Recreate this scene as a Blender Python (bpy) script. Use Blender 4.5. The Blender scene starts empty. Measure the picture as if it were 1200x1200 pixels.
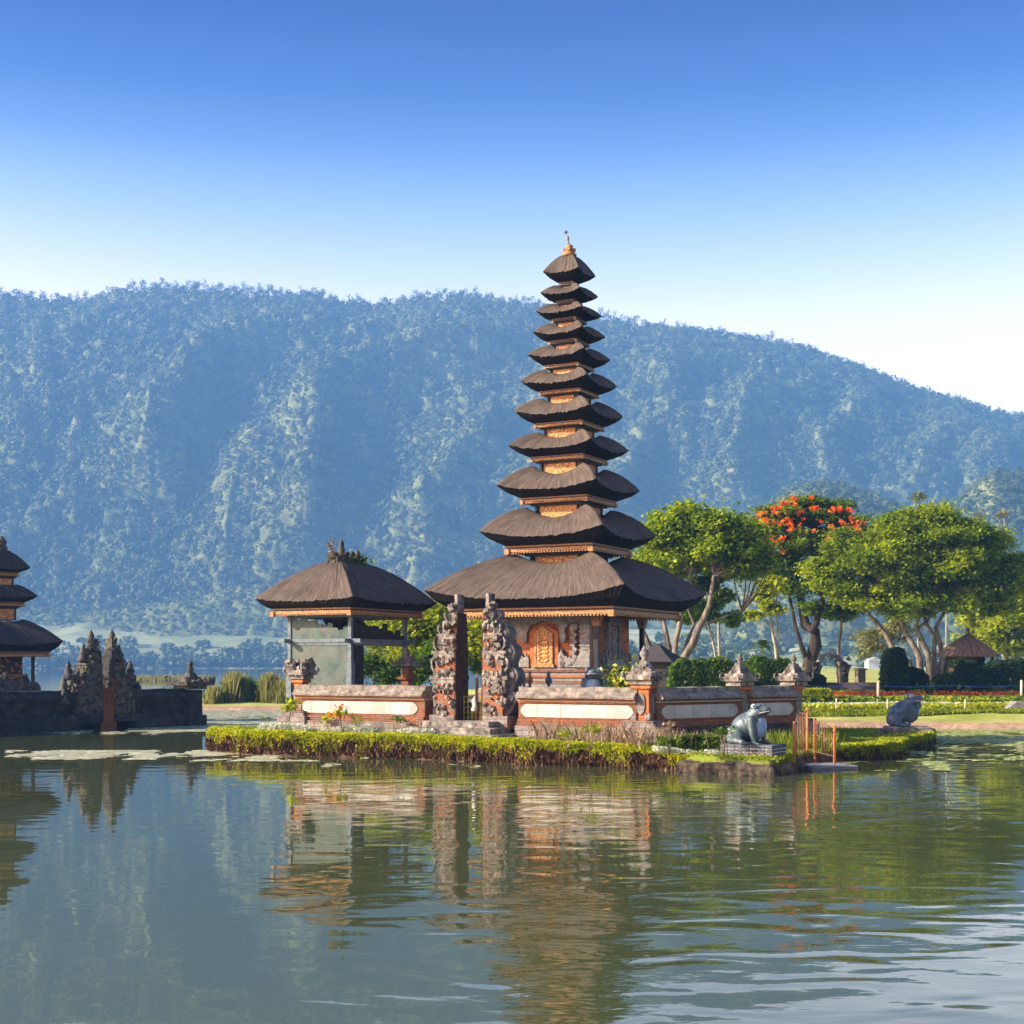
import bpy, bmesh, math, random
import numpy as np
from mathutils import Vector, Matrix
R = math.radians
sc = bpy.context.scene
C = sc.collection
random.seed(7)
# ------------------------------------------------------------------ camera, sky, sun, exposure
F, HZ, CH = 1650.0, 779.0, 3.4            # focal length in photo pixels, horizon row, eye height above the lake
cam = bpy.data.cameras.new('camera'); camo = bpy.data.objects.new('camera', cam); C.objects.link(camo)
camo.location = (0, 0, CH); camo.rotation_euler = (R(90), 0, 0)
cam.sensor_width = 36; cam.lens = 36 * F / 1200; cam.shift_y = (HZ - 600) / 1200
cam.clip_start = 0.5; cam.clip_end = 9000
sc.camera = camo
SUN_AZ = (-0.955, -0.20)                   # direction towards the sun, seen from above (from the left, a little in front)
SUN_EL = 27
sl = bpy.data.lights.new('sun', 'SUN'); so = bpy.data.objects.new('sun', sl); C.objects.link(so)
sl.energy = 5.0; sl.angle = R(0.5); sl.color = (1.0, 0.87, 0.68)
sv = Vector((SUN_AZ[0], SUN_AZ[1], math.tan(R(SUN_EL)) * math.hypot(*SUN_AZ))).normalized()
so.rotation_euler = sv.to_track_quat('Z', 'Y').to_euler()
w = bpy.data.worlds.new('World'); sc.world = w; w.use_nodes = True
nt = w.node_tree; nt.nodes.clear()
sky = nt.nodes.new('ShaderNodeTexSky'); sky.sky_type = 'NISHITA'; sky.sun_disc = False
sky.sun_elevation = R(SUN_EL); sky.sun_rotation = math.atan2(sv.x, sv.y)
sky.air_density = 1.0; sky.dust_density = 3.0; sky.ozone_density = 1.0
tc = nt.nodes.new('ShaderNodeTexCoord'); sx = nt.nodes.new('ShaderNodeSeparateXYZ')
rp = nt.nodes.new('ShaderNodeValToRGB'); mx = nt.nodes.new('ShaderNodeMix'); mx.data_type = 'RGBA'; mx.blend_type = 'MULTIPLY'
mx.inputs[0].default_value = 1
bg = nt.nodes.new('ShaderNodeBackground'); bg.inputs[1].default_value = 0.15
ow = nt.nodes.new('ShaderNodeOutputWorld')
nt.links.new(tc.outputs['Generated'], sx.inputs[0]); nt.links.new(sx.outputs[2], rp.inputs[0])
SKYRAMP = [(0.0, (.75, .65, .6)), (.13, (.9, .8, .72)), (.17, (2.3, 1.6, 1.25)), (.235, (2.2, 1.5, 1.2)), (.30, (.95, .88, .95)), (.322, (.62, .66, .84)), (.345, (.30, .42, .70)), (.375, (.10, .22, .54)), (.42, (.0, .07, .38)), (.47, (.0, .04, .30)), (1.0, (.15, .28, .60))]
for i, (p, c) in enumerate(SKYRAMP):
    e = rp.color_ramp.elements[i] if i < 2 else rp.color_ramp.elements.new(p)
    e.position = p; e.color = (*c, 1)
rp.color_ramp.interpolation = 'LINEAR'
nt.links.new(sky.outputs[0], mx.inputs[6]); nt.links.new(rp.outputs[0], mx.inputs[7])
nt.links.new(mx.outputs[2], bg.inputs[0]); nt.links.new(bg.outputs[0], ow.inputs[0])
sc.view_settings.view_transform = 'Standard'; sc.view_settings.look = 'None'
sc.view_settings.exposure = 1.3; sc.view_settings.gamma = 1
sc.render.engine = 'CYCLES'
sc.cycles.use_denoising = True; sc.cycles.max_bounces = 6; sc.cycles.diffuse_bounces = 3; sc.cycles.glossy_bounces = 3
sc.cycles.transmission_bounces = 2; sc.cycles.volume_bounces = 1; sc.cycles.transparent_max_bounces = 4
HAZE_DENSITY = 0.00027

# ------------------------------------------------------------------ helpers
def at(px, py, d): return Vector(((px - 600) / F * d, d, CH - (py - HZ) / F * d))
def X_(px, d): return (px - 600) / F * d
def Z_(py, d): return CH - (py - HZ) / F * d
def wd(py, z=0.0): return (CH - z) * F / (py - HZ)
ROT = R(-28)
U = Vector((math.cos(ROT), math.sin(ROT), 0)); V = Vector((-math.sin(ROT), math.cos(ROT), 0))

def tag(o, label=None, cat=None, group=None, kind=None):
    if label: o['label'] = label
    if cat: o['category'] = cat
    if group: o['group'] = group
    if kind: o['kind'] = kind
    return o
def empty(name, loc, rz=0):
    o = bpy.data.objects.new(name, None); C.objects.link(o); o.location = loc; o.rotation_euler = (0, 0, rz); o.empty_display_size = .3
    return o
def link(name, me, m, parent=None):
    o = bpy.data.objects.new(name, me); C.objects.link(o)
    if m is not None: me.materials.append(m)
    if parent is not None: o.parent = parent
    return o
def fast_mesh(name, Vv, Ff, smooth=False):
    Vv = np.asarray(Vv, np.float32).reshape(-1, 3); Ff = np.asarray(Ff, np.int32)
    k = Ff.shape[1]; me = bpy.data.meshes.new(name)
    me.vertices.add(len(Vv)); me.vertices.foreach_set('co', Vv.ravel())
    me.loops.add(Ff.size); me.loops.foreach_set('vertex_index', Ff.ravel())
    me.polygons.add(len(Ff)); me.polygons.foreach_set('loop_start', np.arange(0, Ff.size, k, dtype=np.int32))
    me.polygons.foreach_set('loop_total', np.full(len(Ff), k, np.int32))
    if smooth: me.polygons.foreach_set('use_smooth', np.ones(len(Ff), bool))
    me.update(calc_edges=True); me.validate(); return me

class MB:
    def __init__(s): s.v = []; s.f = []; s.sm = []
    def add(s, vs, fs, smooth=False):
        n = len(s.v); s.v += [tuple(x) for x in vs]; s.f += [tuple(i + n for i in f) for f in fs]; s.sm += [smooth] * len(fs)
    def box(s, c, d, rz=0, taper=1.0, rx=0, ry=0):
        hx, hy, hz = d[0] / 2, d[1] / 2, d[2] / 2; vs = []
        M = Matrix.Rotation(rz, 3, 'Z') @ Matrix.Rotation(ry, 3, 'Y') @ Matrix.Rotation(rx, 3, 'X')
        for z in (-1, 1):
            t = taper if z > 0 else 1
            for x, y in ((-1, -1), (1, -1), (1, 1), (-1, 1)):
                vs.append(Vector(c) + M @ Vector((x * hx * t, y * hy * t, z * hz)))
        s.add(vs, [(3, 2, 1, 0), (4, 5, 6, 7), (0, 1, 5, 4), (1, 2, 6, 5), (2, 3, 7, 6), (3, 0, 4, 7)])
    def tube(s, pts, rad, n=8, cap=True, jit=0):
        pts = [Vector(p) for p in pts]; k = len(pts)
        if not isinstance(rad, (list, tuple)): rad = [rad] * k
        vs = []; ref = Vector((0, 0, 1))
        for i, p in enumerate(pts):
            d = (pts[min(i + 1, k - 1)] - pts[max(i - 1, 0)])
            if d.length < 1e-6: d = Vector((0, 0, 1))
            d.normalize(); a = d.cross(Vector((0.13, 1, 0.05)));
            if a.length < .1: a = d.cross(Vector((1, 0, 0)))
            a.normalize(); b = d.cross(a)
            for j in range(n):
                t = 2 * math.pi * j / n; r = rad[i] * (1 + (random.uniform(-jit, jit) if jit else 0))
                vs.append(p + a * (math.cos(t) * r) + b * (math.sin(t) * r))
        fs = [(i * n + j, i * n + (j + 1) % n, (i + 1) * n + (j + 1) % n, (i + 1) * n + j) for i in range(k - 1) for j in range(n)]
        if cap: fs += [tuple(range(n))[::-1], tuple((k - 1) * n + j for j in range(n))]
        s.add(vs, fs, True)
    def lathe(s, c, prof, n=12, square=False, rz=0):
        vs = []; c = Vector(c)
        for r, z in prof:
            for j in range(n):
                t = 2 * math.pi * (j + .5) / n + rz; q = 1.0
                if square: q = 1 / max(abs(math.cos(t - rz)), abs(math.sin(t - rz)))
                vs.append(c + Vector((math.cos(t) * r * q, math.sin(t) * r * q, z)))
        k = len(prof)
        fs = [(i * n + j, i * n + (j + 1) % n, (i + 1) * n + (j + 1) % n, (i + 1) * n + j) for i in range(k - 1) for j in range(n)]
        fs += [tuple(range(n))[::-1], tuple((k - 1) * n + j for j in range(n))]
        s.add(vs, fs, not square)
    def prism(s, out, y0, y1, M=None):      # outline in x,z extruded along y
        n = len(out); vs = [Vector((x, y0, z)) for x, z in out] + [Vector((x, y1, z)) for x, z in out]
        if M: vs = [M @ v for v in vs]
        s.add(vs, [tuple(range(n)), tuple(range(2 * n - 1, n - 1, -1))] + [(i, i + n, (i + 1) % n + n, (i + 1) % n) for i in range(n)])
    def ball(s, c, r, seg=8, rings=6, M=None, jit=0):
        if not isinstance(r, (tuple, list)): r = (r, r, r)
        vs = [];
        for i in range(rings + 1):
            ph = math.pi * i / rings
            for j in range(seg):
                t = 2 * math.pi * j / seg; k = 1 + (random.uniform(-jit, jit) if jit else 0)
                p = Vector((math.sin(ph) * math.cos(t) * r[0], math.sin(ph) * math.sin(t) * r[1], math.cos(ph) * r[2])) * k
                vs.append(Vector(c) + (M @ p if M else p))
        s.add(vs, [(i * seg + j, (i + 1) * seg + j, (i + 1) * seg + (j + 1) % seg, i * seg + (j + 1) % seg) for i in range(rings) for j in range(seg)], True)
    def mesh(s, name):
        me = bpy.data.meshes.new(name); me.from_pydata([tuple(v) for v in s.v], [], s.f)
        me.polygons.foreach_set('use_smooth', s.sm); me.update(); return me
    def build(s, name, m, parent=None, bevel=0):
        o = link(name, s.mesh(name), m, parent)
        bm = bmesh.new(); bm.from_mesh(o.data); bmesh.ops.recalc_face_normals(bm, faces=bm.faces)
        bm.to_mesh(o.data); bm.free()
        if bevel:
            b = o.modifiers.new('bevel', 'BEVEL'); b.width = bevel; b.segments = 2; b.limit_method = 'ANGLE'; b.angle_limit = R(40)
        return o

# ------------------------------------------------------------------ materials
def col(c): return (c[0], c[1], c[2], 1)
def mat(name, c1, c2=None, scale=3.0, rough=.85, bump=0.0, bscale=None, c3=None, s3=1.0, t3=.55, spec=.3, stretch=(1, 1, 1), metal=0, detail=6, w3=.08, co='Object', lo=.35, hi=.65, brick=None):
    m = bpy.data.materials.new(name); m.use_nodes = True; nt = m.node_tree; N = nt.nodes; L = nt.links
    p = N['Principled BSDF']; p.inputs['Roughness'].default_value = rough; p.inputs['Specular IOR Level'].default_value = spec; p.inputs['Metallic'].default_value = metal
    tc = N.new('ShaderNodeTexCoord'); mp = N.new('ShaderNodeMapping'); mp.inputs['Scale'].default_value = stretch
    L.new(tc.outputs[co], mp.inputs[0])
    out = None
    if c2 is None: p.inputs['Base Color'].default_value = col(c1)
    else:
        n = N.new('ShaderNodeTexNoise'); n.inputs['Scale'].default_value = scale; n.inputs['Detail'].default_value = detail; n.inputs['Roughness'].default_value = .65
        L.new(mp.outputs[0], n.inputs['Vector'])
        r = N.new('ShaderNodeValToRGB'); r.color_ramp.elements[0].position = lo; r.color_ramp.elements[1].position = hi
        r.color_ramp.elements[0].color = col(c1); r.color_ramp.elements[1].color = col(c2)
        L.new(n.outputs['Fac'], r.inputs[0]); out = r.outputs[0]
        if c3 is not None:
            n3 = N.new('ShaderNodeTexNoise'); n3.inputs['Scale'].default_value = s3; n3.inputs['Detail'].default_value = 8; n3.inputs['Roughness'].default_value = .7
            L.new(mp.outputs[0], n3.inputs['Vector'])
            mr = N.new('ShaderNodeMapRange'); mr.inputs[1].default_value = t3; mr.inputs[2].default_value = t3 + w3
            L.new(n3.outputs['Fac'], mr.inputs[0]); x = N.new('ShaderNodeMix'); x.data_type = 'RGBA'
            L.new(mr.outputs[0], x.inputs[0]); L.new(out, x.inputs[6]); x.inputs[7].default_value = col(c3); out = x.outputs[2]
        if brick:
            sp = N.new('ShaderNodeSeparateXYZ'); L.new(tc.outputs['Object'], sp.inputs[0]); ad = N.new('ShaderNodeMath'); ad.operation = 'ADD'; L.new(sp.outputs[0], ad.inputs[0]); L.new(sp.outputs[1], ad.inputs[1])
            cb = N.new('ShaderNodeCombineXYZ'); L.new(ad.outputs[0], cb.inputs[0]); L.new(sp.outputs[2], cb.inputs[1]); bt = N.new('ShaderNodeTexBrick'); L.new(cb.outputs[0], bt.inputs['Vector'])
            bt.inputs['Scale'].default_value = 1; bt.inputs['Brick Width'].default_value = brick[0]; bt.inputs['Row Height'].default_value = brick[1]; bt.inputs['Mortar Size'].default_value = brick[2]; bt.inputs['Mortar Smooth'].default_value = .3
            bt.inputs['Color1'].default_value = (1, 1, 1, 1); bt.inputs['Color2'].default_value = (.74, .72, .70, 1); bt.inputs['Mortar'].default_value = (.42, .38, .34, 1)
            xm = N.new('ShaderNodeMix'); xm.data_type = 'RGBA'; xm.blend_type = 'MULTIPLY'; xm.inputs[0].default_value = 1; L.new(out, xm.inputs[6]); L.new(bt.outputs['Color'], xm.inputs[7]); out = xm.outputs[2]
        L.new(out, p.inputs['Base Color'])
    if bump:
        b = N.new('ShaderNodeBump'); b.inputs['Distance'].default_value = bump; b.inputs['Strength'].default_value = 1
        nb = N.new('ShaderNodeTexNoise'); nb.inputs['Scale'].default_value = bscale or scale * 3; nb.inputs['Detail'].default_value = 6
        L.new(mp.outputs[0], nb.inputs['Vector']); L.new(nb.outputs['Fac'], b.inputs['Height']); L.new(b.outputs[0], p.inputs['Normal'])
    return m
def leafmat(name, c1, c2, tr=.35, scale=.5, c3=None, rough=.55, iw=.55):
    m = bpy.data.materials.new(name); m.use_nodes = True; nt = m.node_tree; N = nt.nodes; L = nt.links
    p = N['Principled BSDF']; p.inputs['Roughness'].default_value = rough; p.inputs['Specular IOR Level'].default_value = .25
    g = N.new('ShaderNodeNewGeometry'); tc = N.new('ShaderNodeTexCoord'); n = N.new('ShaderNodeTexNoise'); n.inputs['Scale'].default_value = scale; n.inputs['Detail'].default_value = 3
    L.new(tc.outputs['Object'], n.inputs['Vector'])
    a = N.new('ShaderNodeMath'); a.operation = 'MULTIPLY_ADD'; a.inputs[1].default_value = iw; L.new(g.outputs['Random Per Island'], a.inputs[0])
    a2 = N.new('ShaderNodeMath'); a2.operation = 'MULTIPLY_ADD'; a2.inputs[1].default_value = 1.4; a2.inputs[2].default_value = -.5
    L.new(n.outputs['Fac'], a2.inputs[0]); L.new(a2.outputs[0], a.inputs[2])
    r = N.new('ShaderNodeValToRGB'); r.color_ramp.elements[0].color = col(c1); r.color_ramp.elements[1].color = col(c2)
    r.color_ramp.elements[0].position = .15; r.color_ramp.elements[1].position = .8
    if c3 is not None:
        e = r.color_ramp.elements.new(.97); e.color = col(c3)
    L.new(a.outputs[0], r.inputs[0]); L.new(r.outputs[0], p.inputs['Base Color'])
    t = N.new('ShaderNodeBsdfTranslucent'); hs = N.new('ShaderNodeHueSaturation'); hs.inputs['Value'].default_value = 1.25; hs.inputs['Saturation'].default_value = 1.1
    L.new(r.outputs[0], hs.inputs['Color']); L.new(hs.outputs[0], t.inputs[0])
    ms = N.new('ShaderNodeMixShader'); ms.inputs[0].default_value = tr
    L.new(p.outputs[0], ms.inputs[1]); L.new(t.outputs[0], ms.inputs[2]); L.new(ms.outputs[0], N['Material Output'].inputs[0])
    return m
def thatchmat(name, c1, c2, c3):
    m = bpy.data.materials.new(name); m.use_nodes = True; nt = m.node_tree; N = nt.nodes; L = nt.links
    p = N['Principled BSDF']; p.inputs['Roughness'].default_value = .95; p.inputs['Specular IOR Level'].default_value = .15
    tc = N.new('ShaderNodeTexCoord'); mp = N.new('ShaderNodeMapping'); mp.inputs['Scale'].default_value = (9, 1.0, 1); L.new(tc.outputs['UV'], mp.inputs[0])
    n = N.new('ShaderNodeTexNoise'); n.inputs['Scale'].default_value = 1.6; n.inputs['Detail'].default_value = 9; n.inputs['Roughness'].default_value = .75; L.new(mp.outputs[0], n.inputs['Vector'])
    n2 = N.new('ShaderNodeTexNoise'); n2.inputs['Scale'].default_value = .9; n2.inputs['Detail'].default_value = 5; L.new(tc.outputs['Object'], n2.inputs['Vector'])
    r = N.new('ShaderNodeValToRGB'); r.color_ramp.elements[0].position = .3; r.color_ramp.elements[1].position = .68
    r.color_ramp.elements[0].color = col(c1); r.color_ramp.elements[1].color = col(c2); L.new(n.outputs['Fac'], r.inputs[0])
    x = N.new('ShaderNodeMix'); x.data_type = 'RGBA'; mr = N.new('ShaderNodeMapRange'); mr.inputs[1].default_value = .5; mr.inputs[2].default_value = .75; mr.inputs[4].default_value = .6
    L.new(n2.outputs['Fac'], mr.inputs[0]); L.new(mr.outputs[0], x.inputs[0]); L.new(r.outputs[0], x.inputs[6]); x.inputs[7].default_value = col(c3)
    L.new(x.outputs[2], p.inputs['Base Color'])
    b = N.new('ShaderNodeBump'); b.inputs['Distance'].default_value = .07; L.new(n.outputs['Fac'], b.inputs['Height']); L.new(b.outputs[0], p.inputs['Normal'])
    return m
M = {}
M['thatch'] = thatchmat('thatch', (.030, .023, .018), (.215, .165, .127), (.064, .05, .038))
M['thatch_far'] = thatchmat('thatch_dark', (.025, .023, .023), (.085, .074, .07), (.04, .036, .034))
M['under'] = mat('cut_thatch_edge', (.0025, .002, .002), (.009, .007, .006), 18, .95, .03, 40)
M['gold'] = mat('gilded_carving', (.16, .04, .012), (.55, .30, .10), 26, .5, .02, 40, lo=.4, hi=.56, detail=4)
M['goldline'] = mat('gilt_moulding', (.18, .065, .02), (.38, .18, .05), 9, .5)
M['blackwood'] = mat('black_painted_wood', (.008, .008, .012), (.02, .02, .026), 5, .5)
M['gatebody'] = mat('weathered_gate_brick', (.42, .13, .04), (.30, .13, .07), 3, .9, .02, 20, c3=(.24, .20, .17), s3=2.6, t3=.54, w3=.05, brick=(.24, .08, .008))
M['panelred'] = mat('carved_red_gold_panel', (.32, .05, .012), (.66, .38, .12), 16, .55, .02, 30, lo=.44, hi=.54, detail=3)
M['orange'] = mat('orange_brick', (.36, .105, .03), (.60, .21, .06), 2.5, .85, .01, 20, c3=(.20, .12, .085), s3=3.2, t3=.56, w3=.14, brick=(.30, .09, .008))
M['orange2'] = mat('weathered_orange_brick', (.40, .13, .045), (.17, .09, .055), 3, .9, .015, 22, c3=(.20, .17, .145), s3=1.6, t3=.50, w3=.1, brick=(.30, .09, .008))
M['stone'] = mat('carved_volcanic_stone', (.04, .034, .029), (.38, .325, .27), 3.2, .95, .03, 22, c3=(.50, .44, .37), s3=3.0, t3=.57)
M['stonepale'] = mat('pale_grey_stone', (.20, .19, .17), (.34, .32, .30), 4, .9, .012, 25, c3=(.10, .09, .085), s3=2.0, t3=.58, brick=(.5, .3, .01))
M['relief'] = mat('carved_tuff_relief', (.17, .155, .14), (.33, .30, .27), 6, .9, .03, 16)
M['cap'] = mat('mossy_wall_cap', (.10, .08, .065), (.36, .31, .25), 3.5, .95, .02, 18, c3=(.14, .14, .05), s3=1.6, t3=.56)
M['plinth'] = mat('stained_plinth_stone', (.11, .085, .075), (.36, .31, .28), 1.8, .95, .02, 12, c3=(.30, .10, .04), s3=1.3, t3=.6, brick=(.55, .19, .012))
M['plinthdark'] = mat('shaded_dark_plinth', (.025, .02, .018), (.10, .08, .07), 2.0, .95, .03, 12, c3=(.16, .07, .035), s3=1.6, t3=.6, brick=(.5, .2, .012))  # darker copy of the plinth stone, shade of the unlit walls painted in
M['panel'] = mat('white_stone_panel', (.44, .42, .375), (.60, .575, .52), 1.3, .8, .006, 14, c3=(.30, .28, .245), s3=1.1, t3=.53, w3=.22, brick=(.95, 4.0, .012))
M['strip'] = mat('white_strip', (.5, .47, .42), (.66, .62, .56), 3, .8)
M['darkstone'] = mat('dark_stone', (.018, .017, .02), (.075, .07, .07), 2.2, .9, .03, 12, c3=(.07, .085, .035), s3=1.3, t3=.60, brick=(.6, .2, .012))  # near-black stone with greenish patches, mainly for the left temple
M['mossstone'] = mat('mossy_carved_stone', (.022, .02, .018), (.16, .14, .12), 4, .95, .04, 14, c3=(.10, .12, .04), s3=2.0, t3=.56)
M['teal'] = mat('faded_teal_plaster', (.06, .095, .085), (.13, .165, .135), 1.6, .85, .01, 10, c3=(.17, .14, .11), s3=1.8, t3=.50, w3=.2)
M['teal2'] = mat('faded_teal_wood', (.09, .12, .14), (.20, .24, .25), 6, .8, .01, 20)
M['brownwood'] = mat('brown_wood', (.03, .018, .012), (.09, .055, .035), 5, .8, stretch=(6, 6, 1))
M['door'] = mat('rusty_door', (.12, .045, .02), (.30, .11, .04), 4, .8, .01, 20, stretch=(5, 5, 1))
M['rail'] = mat('orange_painted_metal', (.62, .13, .025), (.70, .19, .04), 3, .55)
M['rust'] = mat('rusty_thin_bar', (.14, .07, .03), (.28, .15, .06), 9, .8)
M['frog'] = mat('painted_frog_statue', (.045, .075, .08), (.12, .165, .175), 5, .4, .01, 14, c3=(.26, .31, .32), s3=3.4, t3=.60, spec=.5)
M['frogdark'] = mat('dark_blue_frog_statue', (.035, .06, .08), (.12, .17, .21), 4, .45, .01, 14, c3=(.30, .36, .40), s3=2.6, t3=.62, spec=.5)
M['belly'] = mat('pale_blue_belly', (.20, .30, .44), (.32, .42, .54), 4, .5)
M['white'] = mat('white_paint', (.75, .74, .70)); M['pupil'] = mat('black_paint', (.01, .01, .01), rough=.3)
M['pink'] = mat('pale_lip', (.55, .40, .33))
M['bark'] = mat('lichened_bark', (.07, .05, .035), (.30, .25, .19), 2.5, .95, .04, 9, c3=(.14, .15, .06), s3=1.4, t3=.58, stretch=(1, 1, .4))
M['barkdark'] = mat('dark_bark', (.018, .013, .010), (.06, .045, .034), 2.5, .95, .04, 9, stretch=(1, 1, .4))
M['barkpale'] = mat('pale_bark', (.25, .21, .14), (.42, .37, .27), 3, .9, .02, 9, stretch=(1, 1, .4))
M['tile'] = mat('clay_roof_tiles', (.12, .07, .045), (.30, .20, .13), 5, .9, .03, 14)
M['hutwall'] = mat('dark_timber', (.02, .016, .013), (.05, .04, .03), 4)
M['brick'] = mat('grey_brick_step', (.13, .10, .085), (.24, .19, .165), 5, .9, .02, 18, brick=(.3, .1, .01))
M['soil'] = mat('soil', (.05, .028, .016), (.15, .08, .045), 3, .95)
M['post'] = mat('cream_post', (.45, .36, .25), (.6, .5, .38), 3)
M['blue'] = mat('blue_plastic', (.02, .12, .5))
M['leafA'] = leafmat('canopy_leaves', (.07, .15, .010), (.44, .52, .02), .54, .35, (.66, .66, .03))
M['leafB'] = leafmat('deep_canopy_leaves', (.05, .12, .016), (.21, .31, .025), .48, .35, (.26, .33, .03))
M['leafF'] = leafmat('flame_tree_leaves', (.05, .12, .012), (.26, .36, .018), .48, .5, (.45, .47, .03))
M['leafY'] = leafmat('lime_leaves', (.19, .25, .012), (.50, .54, .04), .58, .6)
M['leafD'] = leafmat('dark_hedge_leaves', (.012, .032, .008), (.032, .07, .012), .2, .8)
M['leafG'] = leafmat('hedge_leaves', (.035, .09, .01), (.16, .25, .015), .4, .8)
M['leafE'] = leafmat('edging_leaves', (.24, .30, .006), (.56, .56, .02), .45, 2.0, (.68, .64, .06))
M['root'] = leafmat('dangling_roots', (.03, .016, .009), (.17, .085, .04), .2, 2.0)
M['dry'] = leafmat('dry_stalks', (.17, .11, .06), (.42, .30, .18), .3, 2.0)
M['grass'] = leafmat('grass_blades', (.12, .18, .008), (.30, .34, .02), .35, .8)
M['reed'] = leafmat('reed_blades', (.13, .15, .035), (.34, .31, .09), .35, 1.0)
M['bloom'] = leafmat('orange_blossom', (.85, .13, .012), (.95, .26, .02), .35, 2.0)
M['redbloom'] = leafmat('red_blossom', (.75, .10, .02), (.85, .24, .06), .3, 2.0)
M['whitebloom'] = leafmat('white_blossom', (.50, .52, .36), (.75, .75, .62), .3, 2.0)
M['yellowbloom'] = leafmat('yellow_blossom', (.5, .42, .03), (.75, .68, .12), .3, 2.0)
M['pad'] = leafmat('lily_pads', (.42, .42, .18), (.78, .76, .50), .05, 1.2, (.90, .88, .68), rough=.4)
M['hillleaf'] = leafmat('hill_woods', (.08, .11, .04), (.20, .23, .08), .42, .010, (.27, .29, .10), iw=.15)
M['kerb'] = mat('brown_kerb_stone', (.025, .018, .013), (.15, .11, .08), 3.0, .95, .05, 9, c3=(.14, .15, .04), s3=1.6, t3=.58)
M['innerbrick'] = mat('shaded_brown_brick', (.035, .018, .011), (.10, .05, .028), 3, .9, .015, 20, c3=(.05, .045, .04), s3=1.5, t3=.58)  # gate brick darkened to brown, shade of the inner faces put into the colour
M['stonedark'] = mat('dark_smooth_stone', (.05, .045, .042), (.20, .18, .165), 2.5, .9, .02, 16, c3=(.30, .27, .24), s3=2.2, t3=.62)
M['padgreen'] = leafmat('green_lily_pads', (.30, .36, .06), (.62, .64, .20), .05, 1.2, (.85, .82, .50), rough=.4)
M['far'] = leafmat('far_woods', (.05, .085, .03), (.12, .16, .05), .15, .02)

# land material: grass on top, soil on steep or wet places
def landmat(name, g1, g2, s1, s2, zlo, zhi, gscale=.6):
    m = bpy.data.materials.new(name); m.use_nodes = True; nt = m.node_tree; N = nt.nodes; L = nt.links
    p = N['Principled BSDF']; p.inputs['Roughness'].default_value = .95; p.inputs['Specular IOR Level'].default_value = .1
    g = N.new('ShaderNodeNewGeometry'); s = N.new('ShaderNodeSeparateXYZ'); L.new(g.outputs['Position'], s.inputs[0])
    n = N.new('ShaderNodeTexNoise'); n.inputs['Scale'].default_value = gscale; n.inputs['Detail'].default_value = 8; L.new(g.outputs['Position'], n.inputs['Vector'])
    r1 = N.new('ShaderNodeValToRGB'); r2 = N.new('ShaderNodeValToRGB')
    for r, a, b in ((r1, g1, g2), (r2, s1, s2)):
        r.color_ramp.elements[0].position = .35; r.color_ramp.elements[1].position = .65
        r.color_ramp.elements[0].color = col(a); r.color_ramp.elements[1].color = col(b)
    L.new(n.outputs['Fac'], r1.inputs[0])
    n2 = N.new('ShaderNodeTexNoise'); n2.inputs['Scale'].default_value = 3; n2.inputs['Detail'].default_value = 8; L.new(g.outputs['Position'], n2.inputs['Vector']); L.new(n2.outputs['Fac'], r2.inputs[0])
    a = N.new('ShaderNodeMath'); a.operation = 'MULTIPLY_ADD'; a.inputs[1].default_value = .25; L.new(n2.outputs['Fac'], a.inputs[0]); L.new(s.outputs[2], a.inputs[2])
    mr = N.new('ShaderNodeMapRange'); mr.inputs[1].default_value = zlo + .12; mr.inputs[2].default_value = zhi + .12; L.new(a.outputs[0], mr.inputs[0])
    x = N.new('ShaderNodeMix'); x.data_type = 'RGBA'; L.new(mr.outputs[0], x.inputs[0]); L.new(r2.outputs[0], x.inputs[6]); L.new(r1.outputs[0], x.inputs[7])
    L.new(x.outputs[2], p.inputs['Base Color'])
    b = N.new('ShaderNodeBump'); b.inputs['Distance'].default_value = .06; L.new(n2.outputs['Fac'], b.inputs['Height']); L.new(b.outputs[0], p.inputs['Normal'])
    return m
M['island'] = landmat('island_ground', (.10, .15, .015), (.22, .26, .03), (.035, .02, .012), (.15, .09, .055), .28, .42)
M['bank'] = landmat('bank_ground', (.28, .31, .04), (.56, .54, .15), (.34, .20, .12), (.48, .32, .20), .24, .34, .25)
def hillmat(name, c1, c2, c3, cell):
    m = bpy.data.materials.new(name); m.use_nodes = True; nt = m.node_tree; N = nt.nodes; L = nt.links
    p = N['Principled BSDF']; p.inputs['Roughness'].default_value = 1; p.inputs['Specular IOR Level'].default_value = .0
    g = N.new('ShaderNodeNewGeometry')
    v = N.new('ShaderNodeTexVoronoi'); v.inputs['Scale'].default_value = 1 / cell; L.new(g.outputs['Position'], v.inputs['Vector'])
    n = N.new('ShaderNodeTexNoise'); n.inputs['Scale'].default_value = .006; n.inputs['Detail'].default_value = 8; n.inputs['Roughness'].default_value = .65; L.new(g.outputs['Position'], n.inputs['Vector'])
    s = N.new('ShaderNodeSeparateColor'); L.new(v.outputs['Color'], s.inputs[0])
    a = N.new('ShaderNodeMath'); a.operation = 'MULTIPLY_ADD'; a.inputs[1].default_value = .35; L.new(s.outputs[0], a.inputs[0])
    a2 = N.new('ShaderNodeMath'); a2.operation = 'MULTIPLY_ADD'; a2.inputs[1].default_value = 1.6; a2.inputs[2].default_value = -.5; L.new(n.outputs['Fac'], a2.inputs[0]); L.new(a2.outputs[0], a.inputs[2])
    r = N.new('ShaderNodeValToRGB'); r.color_ramp.elements[0].color = col(c1); r.color_ramp.elements[1].color = col(c3); e = r.color_ramp.elements.new(.5); e.color = col(c2)
    L.new(a.outputs[0], r.inputs[0]); L.new(r.outputs[0], p.inputs['Base Color'])
    return m
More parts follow.
